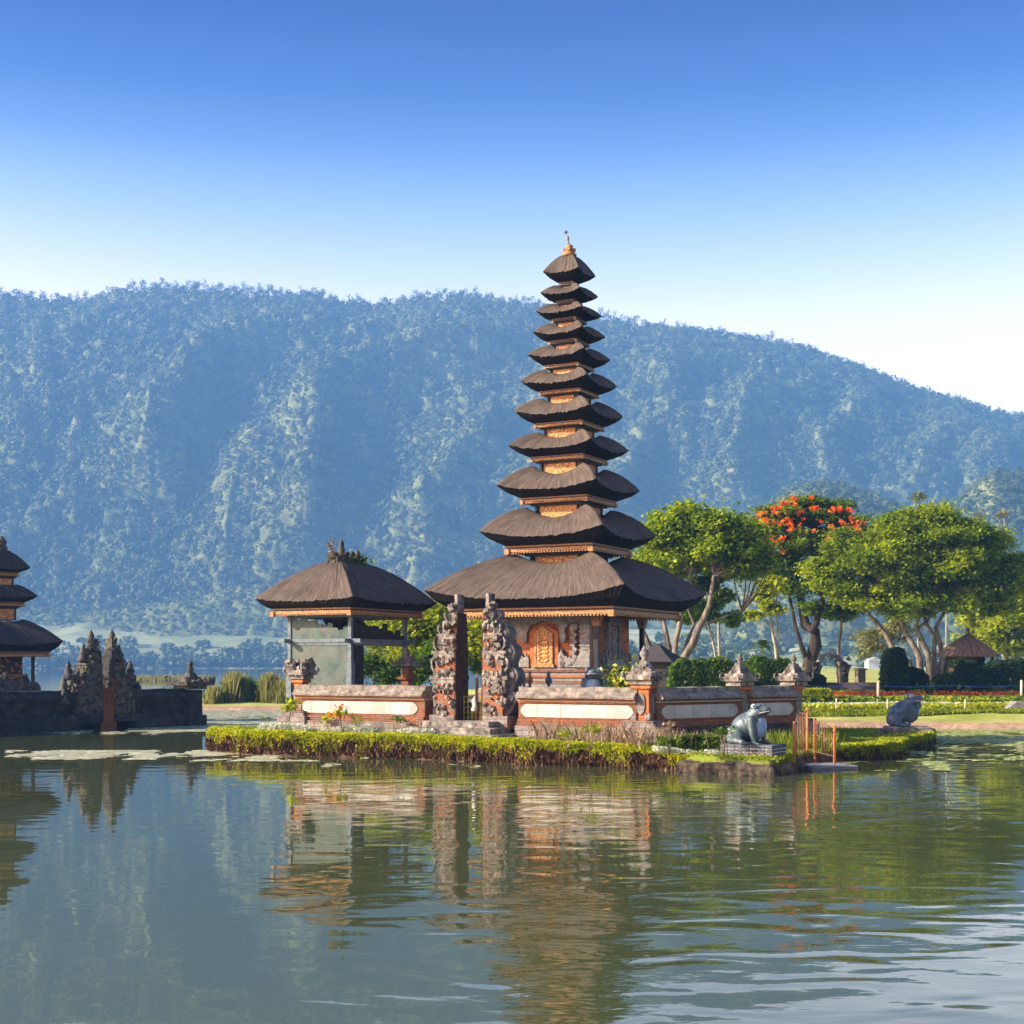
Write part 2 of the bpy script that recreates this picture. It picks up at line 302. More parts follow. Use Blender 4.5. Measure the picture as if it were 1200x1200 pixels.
M['hill'] = hillmat('forested_mountain', (.07, .09, .03), (.16, .18, .06), (.30, .30, .11), 11)
M['apron'] = hillmat('farmland', (.12, .17, .07), (.30, .33, .15), (.55, .50, .34), 38)

# water
def watermat():
    m = bpy.data.materials.new('lake_water'); m.use_nodes = True; nt = m.node_tree; N = nt.nodes; L = nt.links
    p = N['Principled BSDF']; p.inputs['Base Color'].default_value = (.060, .076, .028, 1); p.inputs['Roughness'].default_value = .012; p.inputs['IOR'].default_value = 1.66
    g = N.new('ShaderNodeNewGeometry')
    def noise(sx_, sy_, sc_, det=2, dist=0):
        mp = N.new('ShaderNodeMapping'); mp.inputs['Scale'].default_value = (sx_, sy_, 1); L.new(g.outputs['Position'], mp.inputs[0])
        n = N.new('ShaderNodeTexNoise'); n.inputs['Scale'].default_value = sc_; n.inputs['Detail'].default_value = det; n.inputs['Distortion'].default_value = dist; L.new(mp.outputs[0], n.inputs['Vector']); return n.outputs['Fac']
    def mul(a, b):
        q = N.new('ShaderNodeMath'); q.operation = 'MULTIPLY'
        L.new(a, q.inputs[0])
        if isinstance(b, float): q.inputs[1].default_value = b
        else: L.new(b, q.inputs[1])
        return q.outputs[0]
    def add(a, b):
        q = N.new('ShaderNodeMath'); q.operation = 'ADD'; L.new(a, q.inputs[0]); L.new(b, q.inputs[1]); return q.outputs[0]
    big = mul(noise(.75, 1.2, .85, 1, .6), .033)     # long swell
    mid = mul(noise(.8, 1.4, 2.4, 2, .3), .0034)
    sml = mul(noise(.7, 1.6, 8.0, 2, .2), .0005)
    # breeze patches: calm on the left, livelier in the middle and right
    s = N.new('ShaderNodeSeparateXYZ'); L.new(g.outputs['Position'], s.inputs[0])
    dv = N.new('ShaderNodeMath'); dv.operation = 'DIVIDE'; L.new(s.outputs[0], dv.inputs[0]); L.new(s.outputs[1], dv.inputs[1])
    patch = N.new('ShaderNodeMapRange'); patch.inputs[1].default_value = .38; patch.inputs[2].default_value = .6; patch.inputs[3].default_value = .30; patch.inputs[4].default_value = 1.0
    L.new(noise(.05, .09, 1.0, 2), patch.inputs[0])
    side = N.new('ShaderNodeMapRange'); side.inputs[1].default_value = -.22; side.inputs[2].default_value = -.02; side.inputs[3].default_value = .32; side.inputs[4].default_value = 1.0; L.new(dv.outputs[0], side.inputs[0])
    h = mul(mul(add(add(big, mid), sml), patch.outputs[0]), side.outputs[0])
    b = N.new('ShaderNodeBump'); b.inputs['Distance'].default_value = 1.0; b.inputs['Strength'].default_value = 1.0; L.new(h, b.inputs['Height']); L.new(b.outputs[0], p.inputs['Normal'])
    return m
M['water'] = watermat()

# ------------------------------------------------------------------ noise in numpy
def vnoise(x, y, seed=0):
    xi = np.floor(x).astype(np.int64); yi = np.floor(y).astype(np.int64); fx = x - xi; fy = y - yi
    fx = fx * fx * (3 - 2 * fx); fy = fy * fy * (3 - 2 * fy)
    def h(a, b):
        n = (a * 374761393 + b * 668265263 + seed * 982451653) & 0xffffffff
        n = ((n ^ (n >> 13)) * 1274126177) & 0xffffffff
        return ((n ^ (n >> 16)) & 0xffff) / 65535.0
    return (h(xi, yi) * (1 - fx) + h(xi + 1, yi) * fx) * (1 - fy) + (h(xi, yi + 1) * (1 - fx) + h(xi + 1, yi + 1) * fx) * fy
def fbm(x, y, o=5, seed=0):
    t = 0; a = .5
    for i in range(o): t = t + a * vnoise(x * 2 ** i, y * 2 ** i, seed + i * 17); a *= .5
    return t
def crowns(x, y, cell, seed=0):           # rounded tree-crown bumps, 0..1
    gx = x / cell; gy = y / cell; xi = np.floor(gx).astype(np.int64); yi = np.floor(gy).astype(np.int64); best = np.full(x.shape, 9.0); hh = np.zeros(x.shape)
    for dx in (-1, 0, 1):
        for dy in (-1, 0, 1):
            a = xi + dx; b = yi + dy
            n = (a * 73856093 + b * 19349663 + seed * 83492791) & 0xffffffff; n = ((n ^ (n >> 13)) * 1274126177) & 0xffffffff
            r1 = (n & 0xffff) / 65535.0; r2 = ((n >> 16) & 0xffff) / 65535.0
            d = np.hypot(gx - (a + .1 + .8 * r1), gy - (b + .1 + .8 * r2)); k = d < best
            best = np.where(k, d, best); hh = np.where(k, .6 + .4 * ((n >> 8) & 0xff) / 255.0, hh)
    return np.sqrt(np.clip(1 - best * best / .55, 0, 1)) * hh
def grid_mesh(name, X, Y, Z, m, kind='structure'):
    h, w_ = X.shape; Vv = np.stack([X, Y, Z], -1).reshape(-1, 3); i = np.arange(h * w_).reshape(h, w_)
    Ff = np.stack([i[:-1, :-1], i[:-1, 1:], i[1:, 1:], i[1:, :-1]], -1).reshape(-1, 4)
    return tag(link(name, fast_mesh(name, Vv, Ff, True), m), kind=kind)

# ------------------------------------------------------------------ terrain
RIDGE = [(-700, 380), (-200, 352), (0, 350), (60, 358), (100, 357), (150, 343), (200, 342), (250, 344), (300, 349), (370, 350), (400, 360), (450, 362), (500, 353), (540, 352), (600, 359), (640, 364),
         (700, 376), (760, 386), (820, 393), (880, 400), (940, 411), (1000, 431), (1060, 455), (1100, 468), (1160, 484), (1200, 492), (1350, 540), (1900, 640)]
rx = np.array([a for a, b in RIDGE], float); ry = np.array([b for a, b in RIDGE], float)
D0, D1 = 1550.0, 2100.0
def mountain():
    ny = 330; cols = np.linspace(-420, 1620, 1000); t = np.linspace(0, 1.12, ny)
    PX, T = np.meshgrid(cols, t)
    D = D0 + (D1 - D0) * T; Xw = (PX - 600) / F * D
    ridgez = CH + (HZ - np.interp(PX, rx, ry)) / F * D1
    prof = np.where(T < 1, T + .07 * np.sin(T * math.pi), 1 - (T - 1) * 1.3)
    Z = ridgez * prof
    spurs = [([(385, 1.0), (345, .84), (255, .68), (205, .50), (170, .36)], 22, 62), ([(590, .92), (520, .66), (455, .60), (395, .52), (368, .40), (340, .12)], 30, 85),
             ([(575, .42), (540, .33), (500, .18), (470, .02)], 24, 60), ([(300, .34), (262, .22), (250, .08)], 18, 36), ([(860, 1.0), (835, .88), (790, .72), (770, .5), (735, .3), (700, .1)], 26, 70),
             ([(905, .92), (880, .7), (860, .5), (850, .3)], 20, 46), ([(1020, .95), (1000, .7), (960, .45)], 22, 40), ([(1130, .95), (1100, .6), (1060, .4)], 24, 34),
             ([(110, .9), (40, .55), (-30, .2)], 30, 40), ([(480, .95), (440, .84), (400, .74)], 14, 24), ([(700, .9), (660, .6), (620, .3)], 24, 44), ([(1190, .75), (1150, .45), (1130, .2)], 22, 50)]
    Tw = T + (fbm(PX / 70, T * 9, 4, 5) - .5) * .06; Pw = PX + (fbm(PX / 60, T * 8, 4, 9) - .5) * 60
    env = np.clip(np.minimum(T * 5, (1.12 - T) * 3.2), 0, 1)
    for pts, wpx, amp in spurs:
        q = np.full(PX.shape, 1e9); tt = np.array([b for a, b in pts])[::-1]; pp = np.array([a for a, b in pts])[::-1]
        cx = np.interp(Tw, tt, pp); inr = np.clip(1 - np.maximum(tt[0] - Tw, Tw - tt[-1]) / .08, 0, 1)
        d = np.abs(Pw - cx) / (wpx * 1.7)
        Z = Z + amp * .92 * np.exp(-d ** 1.3) * inr * env * np.clip((1.0 - T) * 7, 0, 1)
    wq = (fbm(PX / 90, T * 5, 4, 77) - .5) * 1.1; rid = 1 - np.abs(fbm(PX / 125 - T * 2.6 + wq, T * 2.3 + wq, 5, 21) * 2 - 1)
    Z = Z + (rid - .66) * 40 * env * np.clip((1.08 - T) * 6, 0, 1) + (fbm(PX / 22, T * 16, 4, 31) - .5) * 26 * env
    Z = np.where(T < 1, np.minimum(Z, ridgez * (1 - (1 - T) * .5)), Z)
    Z = Z + crowns(Xw, D, 15, 1) * 12 + crowns(Xw, D, 9, 2) * 6 - 8
    Z[0] -= 20
    grid_mesh('mountain', Xw, D, Z, M['hill'])
    forest('mountain_forest', Xw, D, Z, 42000, 13, 6.6, 3.3, 'dense hazy forest covering the mountain slope', 51)

def forest(name, X, Y, Z, ncl, per, rad, size, label, seed):
    rg = np.random.default_rng(seed); h, w_ = X.shape; a = rg.uniform(0, h * .93, ncl); b = rg.uniform(0, w_ - 1.01, ncl); ia = a.astype(int); ib = b.astype(int); fb = b - ib; fa = a - ia
    g = lambda A: (A[ia, ib] * (1 - fb) + A[ia, ib + 1] * fb) * (1 - fa) + (A[ia + 1, ib] * (1 - fb) + A[ia + 1, ib + 1] * fb) * fa
    c = np.stack([g(X), g(Y), g(Z)], 1); c = np.repeat(c, per, 0); rr = np.repeat(rad * rg.uniform(.5, 1.3, ncl), per)[:, None]
    v = rg.normal(0, 1, c.shape); v[:, 2] = np.abs(v[:, 2]) * 1.1; v[:, 1] = -np.abs(v[:, 1]) * .8; v /= np.linalg.norm(v, axis=1)[:, None]
    n = v + rg.normal(0, .10, v.shape); n /= np.linalg.norm(n, axis=1)[:, None]; P = c + v * rr
    t = rg.normal(0, 1, P.shape); t -= (t * n).sum(1)[:, None] * n; t /= np.linalg.norm(t, axis=1)[:, None]; bb = np.cross(n, t); s_ = (size * rg.uniform(.6, 1.3, len(P)))[:, None]
    Vv = np.stack([P - t * s_ * .6, P + bb * s_ * .5, P + t * s_ * .6, P - bb * s_ * .5], 1)
    tag(link(name, fast_mesh(name, Vv, np.arange(4 * len(P)).reshape(-1, 4)), M['hillleaf']), label, 'forest', kind='stuff')
mountain()
def ridge_trees():                          # bare-stemmed trees along the crest, one continuous belt
    rg = np.random.default_rng(3); mb = MB(); P = []
    px = -60.0
    while px < 1230:
        px += rg.uniform(2.0, 6.5); y = np.interp(px, rx, ry)
        if vnoise(np.array([px / 24.0]), np.array([0.3]), 4)[0] < .22: continue
        hgt = rg.uniform(9, 20) * (1.0 if px < 950 else .6); D = D1 + rg.uniform(-14, 8); b = at(px, y + 1.5, D); b.z = CH + (HZ - y) / F * D1 - 1
        mb.tube([b, b + Vector((rg.uniform(-.8, .8), 0, hgt * .8))], [.42, .2], 4)
        k = int(rg.integers(2, 5))
        for _ in range(k):
            c = b + Vector((rg.uniform(-3.0, 3.0), rg.uniform(-2, 2), hgt * rg.uniform(.35, .95)))
            mb.tube([b + Vector((0, 0, hgt * .45)), c], [.2, .1], 3)
            P.append((np.array(c)[None] + rg.normal(0, 1, (40, 3)) * np.array([1.7, 1.4, 1.9])))
    o = mb.build('ridge_tree_belt', M['bark']); tag(o, 'thin belt of spindly trees along the mountain crest', 'tree belt', kind='stuff')
    link('foliage', leaves_mesh(np.concatenate(P), 1.15, rg, .2), M['far'], o)
def leaves_mesh(P, size, rg, up=.5, aspect=1.5, name='foliage'):
    n = len(P); nrm = rg.normal(0, 1, (n, 3)); nrm[:, 2] = np.abs(nrm[:, 2]) + up; nrm /= np.linalg.norm(nrm, axis=1)[:, None]
    t = rg.normal(0, 1, (n, 3)); t -= (t * nrm).sum(1)[:, None] * nrm; t /= np.linalg.norm(t, axis=1)[:, None] + 1e-9; b = np.cross(nrm, t)
    s = (size * rg.uniform(.6, 1.4, n))[:, None]
    Vv = np.stack([P - t * s * .5 * aspect, P + b * s * .5 + nrm * s * .12, P + t * s * .5 * aspect, P - b * s * .5 + nrm * s * .12], 1)
    return fast_mesh(name, Vv, np.arange(4 * n).reshape(n, 4))
def blades_mesh(P, h, wd_, rg, lean=.25, name='grass'):
    n = len(P); a = rg.uniform(0, 2 * math.pi, n); hh = h * rg.uniform(.5, 1.3, n); ww = wd_ * rg.uniform(.6, 1.3, n)
    d = np.stack([np.cos(a), np.sin(a), np.zeros(n)], 1) * ww[:, None] * .5; l = rg.normal(0, lean, (n, 3)) * hh[:, None]; l[:, 2] = 0
    up = np.zeros((n, 3)); up[:, 2] = hh
    Vv = np.stack([P - d, P + d, P + d * .6 + up * .6 + l * .45, P - d * .2 + up + l], 1)
    return fast_mesh(name, Vv, np.arange(4 * n).reshape(n, 4))
ridge_trees()

def land_front(px): return np.interp(px, [-600, 0, 345, 450, 800, 940, 1200, 1800], [110, 106, 104, 100, 80, 76, 74.5, 70])
def land_back(px): return np.interp(px, [-600, 0, 345, 560, 640, 720, 2000], [150, 128, 126, 126, 160, 620, 620])
def land(x, d):
    x = np.asarray(x, float); d = np.asarray(d, float); px = 600 + x / d * F
    f = land_front(px) + (fbm(x / 5, d * 0, 3, 3) - .5) * 2.2; e = d - f; b = land_back(px) - d
    z = np.interp(e, [-3, 0, .6, 4, 6, 24, 36, 60, 700], [-.8, -.05, .22, .40, .62, 1.05, 1.68, 1.75, 1.9])
    left = np.clip((560 - px) / 100, 0, 1)
    zl = np.interp(e, [-3, 0, .6, 6, 12, 40, 700], [-.8, -.05, .22, .45, .55, .55, .55])
    z = z * (1 - left) + zl * left
    return np.minimum(z, np.interp(b, [-3, 0, 4], [-.9, -.05, 1.8])) + (fbm(x / 1.6, d / 1.6, 3, 8) - .5) * .10
def landz(x, d): return float(land(np.array([x]), np.array([d]))[0])
ds = np.concatenate([np.arange(66, 132, .45), np.arange(132, 220, 3), np.arange(220, 640, 12)]); cs = np.linspace(-500, 1700, 900)
PX, DD = np.meshgrid(cs, ds); XX = (PX - 600) / F * DD
grid_mesh('bank', XX, DD, land(XX, DD), M['bank'])

# farmland slope between lake and mountain
cs = np.linspace(-420, 1650, 420); ts = np.linspace(0, 1, 150); PX, T = np.meshgrid(cs, ts)
Ds = np.interp(PX, [-500, 560, 640, 720, 1700], [1290, 1290, 900, 620, 600]); DD = Ds + (1560 - Ds) * T; XX = (PX - 600) / F * DD
top = np.interp(PX, [-400, 0, 100, 200, 300, 420, 600, 800, 950, 1100, 1650], [716, 716, 720, 728, 730, 732, 732, 735, 730, 722, 700])
ZZ = -1.0 + T ** 1.15 * (CH + (HZ - top) / F * 1560) + 1.2 * np.clip(T * 20, 0, 1) + (fbm(XX / 70, DD / 50, 4, 4) - .5) * 14 * np.clip(T * 4, 0, 1)
grid_mesh('farmland', XX, DD, ZZ, M['apron'])
def hump(name, Dc, depth, prof, m, cell, seed, camp=5):
    a = np.array([p[0] for p in prof], float); b = np.array([p[1] for p in prof], float)
    cs = np.linspace(a[0], a[-1], 420); ts = np.linspace(0, 1, 90); PX, T = np.meshgrid(cs, ts); DD = Dc - depth + 2 * depth * T; XX = (PX - 600) / F * DD
    pk = CH + (HZ - np.interp(PX, a, b)) / F * Dc
    s = np.sin(T * math.pi) ** .75
    ZZ = pk * s + (fbm(XX / 60, DD / 40, 4, seed) - .5) * 16 * s + crowns(XX, DD, cell, seed) * camp + crowns(XX, DD, cell * .55, seed + 1) * camp * .4 - 2
    grid_mesh(name, XX, DD, ZZ, m)
    forest('hill_forest', XX, DD, ZZ, 9000, 8, cell * .36, cell * .26, 'wooded foothill ' + ('behind the trees on the right' if a[0] > 500 else 'in front of the mountain on the left'), seed)
hump('hill', 1150, 190, [(850, 745), (880, 640), (900, 604), (930, 580), (955, 574), (990, 580), (1030, 593), (1060, 606), (1085, 620), (1110, 606), (1140, 584), (1165, 566), (1200, 570), (1260, 560), (1400, 600), (1520, 720)], M['hill'], 11, 41, 8)
hump('hill', 1560, 95, [(-250, 700), (0, 722), (100, 728), (140, 722), (170, 716), (215, 706), (265, 698), (330, 690), (390, 684), (450, 694), (520, 700), (560, 708), (640, 700), (780, 690), (860, 680), (900, 720)], M['hill'], 8, 61, 7)

# far shore woods and sheds
def far_woods():
    rg = np.random.default_rng(12); P = []
    for i in range(330):
        px = rg.uniform(-120, 1320)
        right = px > 700
        D = rg.uniform(1300, 1420) if not right else rg.uniform(660, 1150)
        y0 = rg.uniform(744, 780) if not right else rg.uniform(748, 786)
        T = (D - (1290 if not right else 620)) / (1560 - (1290 if not right else 620))
        tp = np.interp(px, [0, 100, 300, 600, 950, 1100], [716, 720, 730, 732, 730, 722])
        z = T ** 1.15 * (CH + (HZ - tp) / F * 1560) - .5
        r = rg.uniform(4, 9) * (1 if not right else .7); c = np.array([(px - 600) / F * D, D, z + r * .6])
        n = 70; v = rg.normal(0, 1, (n, 3)); v /= np.linalg.norm(v, axis=1)[:, None]; P.append(c + v * r * np.array([1.1, 1, .8]) * rg.uniform(.75, 1, (n, 1)))
    for i in range(900):                     # belt on the waterline hill foot
        px = rg.uniform(-150, 800); D = rg.uniform(1262, 1292) + 34; z = rg.uniform(.5, 5)
        r = rg.uniform(2, 5.5); c = np.array([(px - 600) / F * D, D, z + r * .3]); n = 26; v = rg.normal(0, 1, (n, 3)); v /= np.linalg.norm(v, axis=1)[:, None]; P.append(c + v * r)
    tag(link('far_woods', leaves_mesh(np.concatenate(P), 3.2, rg, .3, 1.2), M['far']), 'hazy scattered woods on the far shore farmland', 'woods', kind='stuff')
far_woods()
def shed(px, py, D, w_, label):
    p = at(px, py, D); o = empty('farm_shed', p, random.uniform(-.3, .3)); tag(o, label, 'shed')
    a = MB(); a.box((0, 0, 1.0), (w_, 5, 4)); a.build('wall', M['stonepale' if D > 1200 else 'white'], o)
    b = MB(); b.prism([(-w_ * .55, 3), (w_ * .55, 3), (w_ * .5, 3.6), (0, 5.0), (-w_ * .5, 3.6)], -3.5, 3.5); b.build('roof', M['strip'], o)
for a in [(184, 780, 1315, 6, 'small white shed on the far shore left of the wall end ornament'), (268, 781, 1320, 5, 'pale shed on the far shore above the left reeds'),
          (1023, 783, 640, 6, 'white shed seen between brick pillar and clipped dark hedge'), (1116, 724, 1100, 14, 'long pale shed on the slope above the tiled hut'), (1000, 741, 1000, 12, 'pale shed on the slope left of the spreading tree trunk')]:
    shed(*a)

# water
wx = [-1500, -300, -60, 60, 300, 1500]; wy = [-40, 6, 60, 140, 400, 1400]
XX, YY = np.meshgrid(np.array(wx, float), np.array(wy, float)); o = grid_mesh('water', XX, YY, XX * 0, M['water'])
XX, YY = np.meshgrid(np.array([-2600., 2600.]), np.array([-200., 3000.])); grid_mesh('lake_bed', XX, YY, XX * 0 - 2.5, M['soil'])

# ------------------------------------------------------------------ island
def wp(px, py): d = wd(py); return (X_(px, d), d)
ISL = [wp(247, 881), wp(290, 884), wp(340, 886), wp(500, 890), wp(620, 896), wp(700, 898), wp(760, 901), wp(850, 907), wp(905, 909), wp(930, 906), wp(936, 900), wp(985, 892), wp(1030, 890), wp(1050, 887), wp(1062, 879), wp(1090, 874), wp(1092, 868),
       (17.5, 65.5), (15, 67), (13.6, 69), (14.5, 82), (0, 84), (-8.6, 78), (-9.3, 66), (-9.8, 62), (-11.4, 60.2), (-12.1, 57.6)]
ISL = np.array(ISL)
def poly_sd(x, y, P):
    d = np.full(x.shape, 1e9); ins = np.zeros(x.shape, bool); n = len(P)
    for i in range(n):
        a = P[i]; b = P[(i + 1) % n]; e = b - a; t = np.clip(((x - a[0]) * e[0] + (y - a[1]) * e[1]) / (e @ e), 0, 1)
        d = np.minimum(d, np.hypot(x - a[0] - t * e[0], y - a[1] - t * e[1]))
        c = ((a[1] > y) != (b[1] > y)) & (x < (b[0] - a[0]) * (y - a[1]) / (b[1] - a[1] + 1e-12) + a[0]); ins ^= c
    return np.where(ins, d, -d)
def isl_top(x, y): return np.interp(x, [-15, -9, 4.7, 7.5, 11, 20], [.82, .80, .66, .50, .42, .40])
gx, gy = np.meshgrid(np.arange(-15, 21, .16), np.arange(42.5, 86, .16))
sd = poly_sd(gx, gy, ISL) + (fbm(gx * 1.3, gy * 1.3, 3, 2) - .5) * .35
gz = isl_top(gx, gy) * np.clip(sd / .35 + .35, 0, 1) ** .6 - np.clip(-sd * 3, 0, .9) + (fbm(gx * 2.5, gy * 2.5, 3, 12) - .5) * .07
grid_mesh('island', gx, gy, gz, M['island'])
def islz(x, y): return float(isl_top(np.array([x]), None)[0])

# planted edging along the waterline
def along(pts, n, rg):
    P = np.array(pts, float); e = np.diff(P, axis=0); l = np.hypot(e[:, 0], e[:, 1]); cum = np.concatenate([[0], np.cumsum(l)]); s = rg.uniform(0, cum[-1], n); i = np.clip(np.searchsorted(cum, s) - 1, 0, len(e) - 1)
    t = (s - cum[i]) / l[i]; q = P[i] + e[i] * t[:, None]; nn = np.stack([-e[i, 1], e[i, 0]], 1) / l[i][:, None]; return q, nn, s
def edging(name, pts, n, label, width, hfun, roots=True, seed=5, cat='edging plant', m='leafE', leaf=.085):
    rg = np.random.default_rng(seed); q, nn, s = along(pts, n, rg)
    u = rg.uniform(-.12, width, n); q2 = q + nn * u[:, None]; x = q2[:, 0]
    lump = fbm(s * 1.3, u * 2, 3, seed) - .5
    topz = hfun(x) + lump * .16
    face = rg.uniform(0, 1, n) < .48
    z = np.where(face, topz - rg.uniform(0, 1, n) ** 1.15 * np.clip(.46 + (fbm(s * 3.1, s * 0, 3, seed + 2) - .5) * 1.2, .10, .9), topz + rg.normal(0, .02, n)); q2 = np.where(face[:, None], q + nn * rg.uniform(-.16, .02, (n, 1)), q2)
    e = empty(name, (0, 0, 0)); tag(e, label, cat)
    link('foliage', leaves_mesh(np.stack([q2[:, 0], q2[:, 1], z], 1), leaf, rg, .5), M[m], e)
    if roots:
        k = n // 5; q, nn, s = along(pts, k, rg); zz = np.maximum(hfun(q[:, 0]) - rg.uniform(.28, .8, k), 0.0); q2 = q - nn * rg.uniform(-.02, .17, (k, 1))
        link('root', blades_mesh(np.stack([q2[:, 0], q2[:, 1], zz], 1), .2, .07, rg, .2), M['root'], e)
    return e
hf = lambda x: np.interp(x, [-14, -11, -5, 0, 5, 7, 9], [.84, .86, .84, .78, .66, .56, .50])
edging('edging_hedge', [tuple(ISL[26]), tuple(ISL[0])] + [tuple(p) for p in ISL[1:7]] + [wp(800, 903)], 68000, 'long lime green planted edging along the front of the temple island', .95, hf)
edging('grass_fringe', [wp(796, 903), wp(850, 905), wp(905, 907), wp(925, 905)], 9000, 'thin grass fringe spilling over the kerb stones below the painted frog', .5, lambda x: x * 0 + .50, roots=False, seed=19)
edging('edging_hedge', [tuple(p) for p in ISL[11:17]], 22000, 'short rounded grassy edging on the island tip beside the orange gate', .8, lambda x: np.interp(x, [10, 13, 20], [.52, .55, .5]), seed=8)

# grass cover on the island
rg = np.random.default_rng(77)
n = 150000; gx_ = rg.uniform(-14, 20, n); gy_ = rg.uniform(43, 66, n); s_ = poly_sd(gx_, gy_, ISL)
wl = 57.5 + (gx_ + 8.9) * (50 - 57.5) / 13.66; wr = 50 + (gx_ - 4.76) * .8
k = (s_ > .05) & (gy_ < np.where(gx_ < 4.76, wl, wr) - .3) | ((s_ > .05) & (gx_ > 11.3))
P = np.stack([gx_[k], gy_[k], isl_top(gx_[k], None) - .02], 1)
tag(link('grass', blades_mesh(P, .10, .045, rg, .35), M['grass']), 'bright short grass on the temple island', 'grass', kind='stuff')
# strip of white flowers and the weeds in front of the walls
def scatter(name, pts, n, width, h, size, m, label, cat, kind='stuff', seed=1, zf=None, stalk=None, up=.5, z0=.0):
    rg = np.random.default_rng(seed); q, nn, s = along(pts, n, rg); q = q + nn * rg.uniform(0, width, (n, 1))
    dens = fbm(s * .9, s * 0, 3, seed); k = dens > rg.uniform(.25, .6, n); q = q[k]; n = len(q)
    z = (zf(q[:, 0], q[:, 1]) if zf else isl_top(q[:, 0], None)) + z0 + rg.uniform(0, 1, n) ** 1.2 * h * (.5 + dens[k])
    o = link(name, leaves_mesh(np.stack([q[:, 0], q[:, 1], z], 1), size, rg, up), M[m]); tag(o, label, cat, kind=kind)
    if stalk:
        q, nn, s = along(pts, stalk[0], rg); q = q + nn * rg.uniform(0, width, (stalk[0], 1)); z = isl_top(q[:, 0], None) if zf is None else zf(q[:, 0], q[:, 1])
        link('stalk', blades_mesh(np.stack([q[:, 0], q[:, 1], z], 1), stalk[1], .03, rg, .22), M[stalk[2]], o)
    return o
def gp(px, py, z): d = wd(py, z); return (X_(px, d), d)
scatter('white_flowers', [gp(300, 858, .8), gp(345, 858, .82), gp(430, 861, .8), gp(500, 863, .8)], 9000, .9, .22, .06, 'whitebloom', 'low strip of tiny white flowers behind the island edging', 'flowers', seed=2, z0=.08)
scatter('weeds', [gp(616, 868, .75), gp(680, 871, .7), gp(750, 877, .68)], 1500, 1.3, .55, .06, 'dry', 'tall dry weeds and stalks under the white wall panel', 'weeds', seed=4, stalk=(420, .7, 'dry'))
scatter('weeds', [gp(770, 880, .62), gp(850, 883, .55)], 5500, 1.5, .45, .12, 'leafG', 'low leafy green weeds at the foot of the shaded wall', 'weeds', seed=6, stalk=(350, .6, 'dry'))
scatter('small_flowers', [gp(770, 886, .6), gp(845, 888, .52)], 2600, .6, .14, .05, 'whitebloom', 'sparse white flowers by the brick plinth of the frog', 'flowers', seed=9, z0=.06)
scatter('weeds', [gp(915, 880, .45), gp(990, 880, .42)], 2600, 2.6, .35, .07, 'leafG', 'grassy weeds behind the orange gate leaves', 'weeds', seed=16, stalk=(700, .55, 'grass'))
def stalk_plant(px, py, h, nleaf, m, label, bloom=None, seed=0, base=None, spread=.22, leaf=.11):
    rg = np.random.default_rng(seed + 100); d = wd(py, base if base else .75); p = Vector((X_(px, d), d, islz(X_(px, d), d) - .05))
    o = empty('leafy_plant', p); tag(o, label, 'plant')
    mb = MB(); P = []
    for i in range(3):
        e = Vector((rg.uniform(-spread, spread), rg.uniform(-spread, spread), h * rg.uniform(.75, 1))); mb.tube([(0, 0, 0), e * .5 + Vector((0, 0, .03)), e], [.018, .014, .01], 5)
        P.append(np.array(e)[None] + rg.normal(0, 1, (nleaf, 3)) * np.array([.11, .11, .06]))
    mb.build('stem', M['dry'], o); link('foliage', leaves_mesh(np.concatenate(P), leaf, rg, .4), M[m], o)
    if bloom: link('blossom', leaves_mesh(np.concatenate(P)[:12] + np.array([0, 0, .08]), .1, rg, .4), M[bloom], o)
for a in [(385, 862, .75, 12, 'leafY', 'yellow leaved stalk plant leftmost before the pavilion wall', 'bloom', 1), (402, 862, 1.05, 12, 'leafY', 'stalk plant with an orange bloom before the white wall panel', 'bloom', 2),
          (420, 862, .8, 10, 'leafY', 'thin yellow leaved stalk right of the orange bloom plant', None, 3), (462, 863, .8, 14, 'leafG', 'small green plant left of the gate steps', None, 4), (484, 863, .6, 10, 'dry', 'dried reddish twig plant beside the gate steps', 'bloom', 5),
          (336, 858, 1.25, 60, 'leafY', 'bushy yellow green plant at the left end of the wall', None, 6), (692, 878, .85, 14, 'leafY', 'yellow topped stalk in front of the right white panel', None, 7), (665, 876, .7, 12, 'leafY', 'leaning pale stalk under the right white panel', None, 8),
          (785, 880, 1.0, 12, 'dry', 'bare brown shrub left of the painted frog', None, 9), (780, 882, .5, 26, 'leafG', 'leafy green plant at the shaded wall foot', None, 10), (848, 878, .9, 22, 'leafG', 'upright green plant touching the frog plinth', None, 11)]:
    stalk_plant(*a)

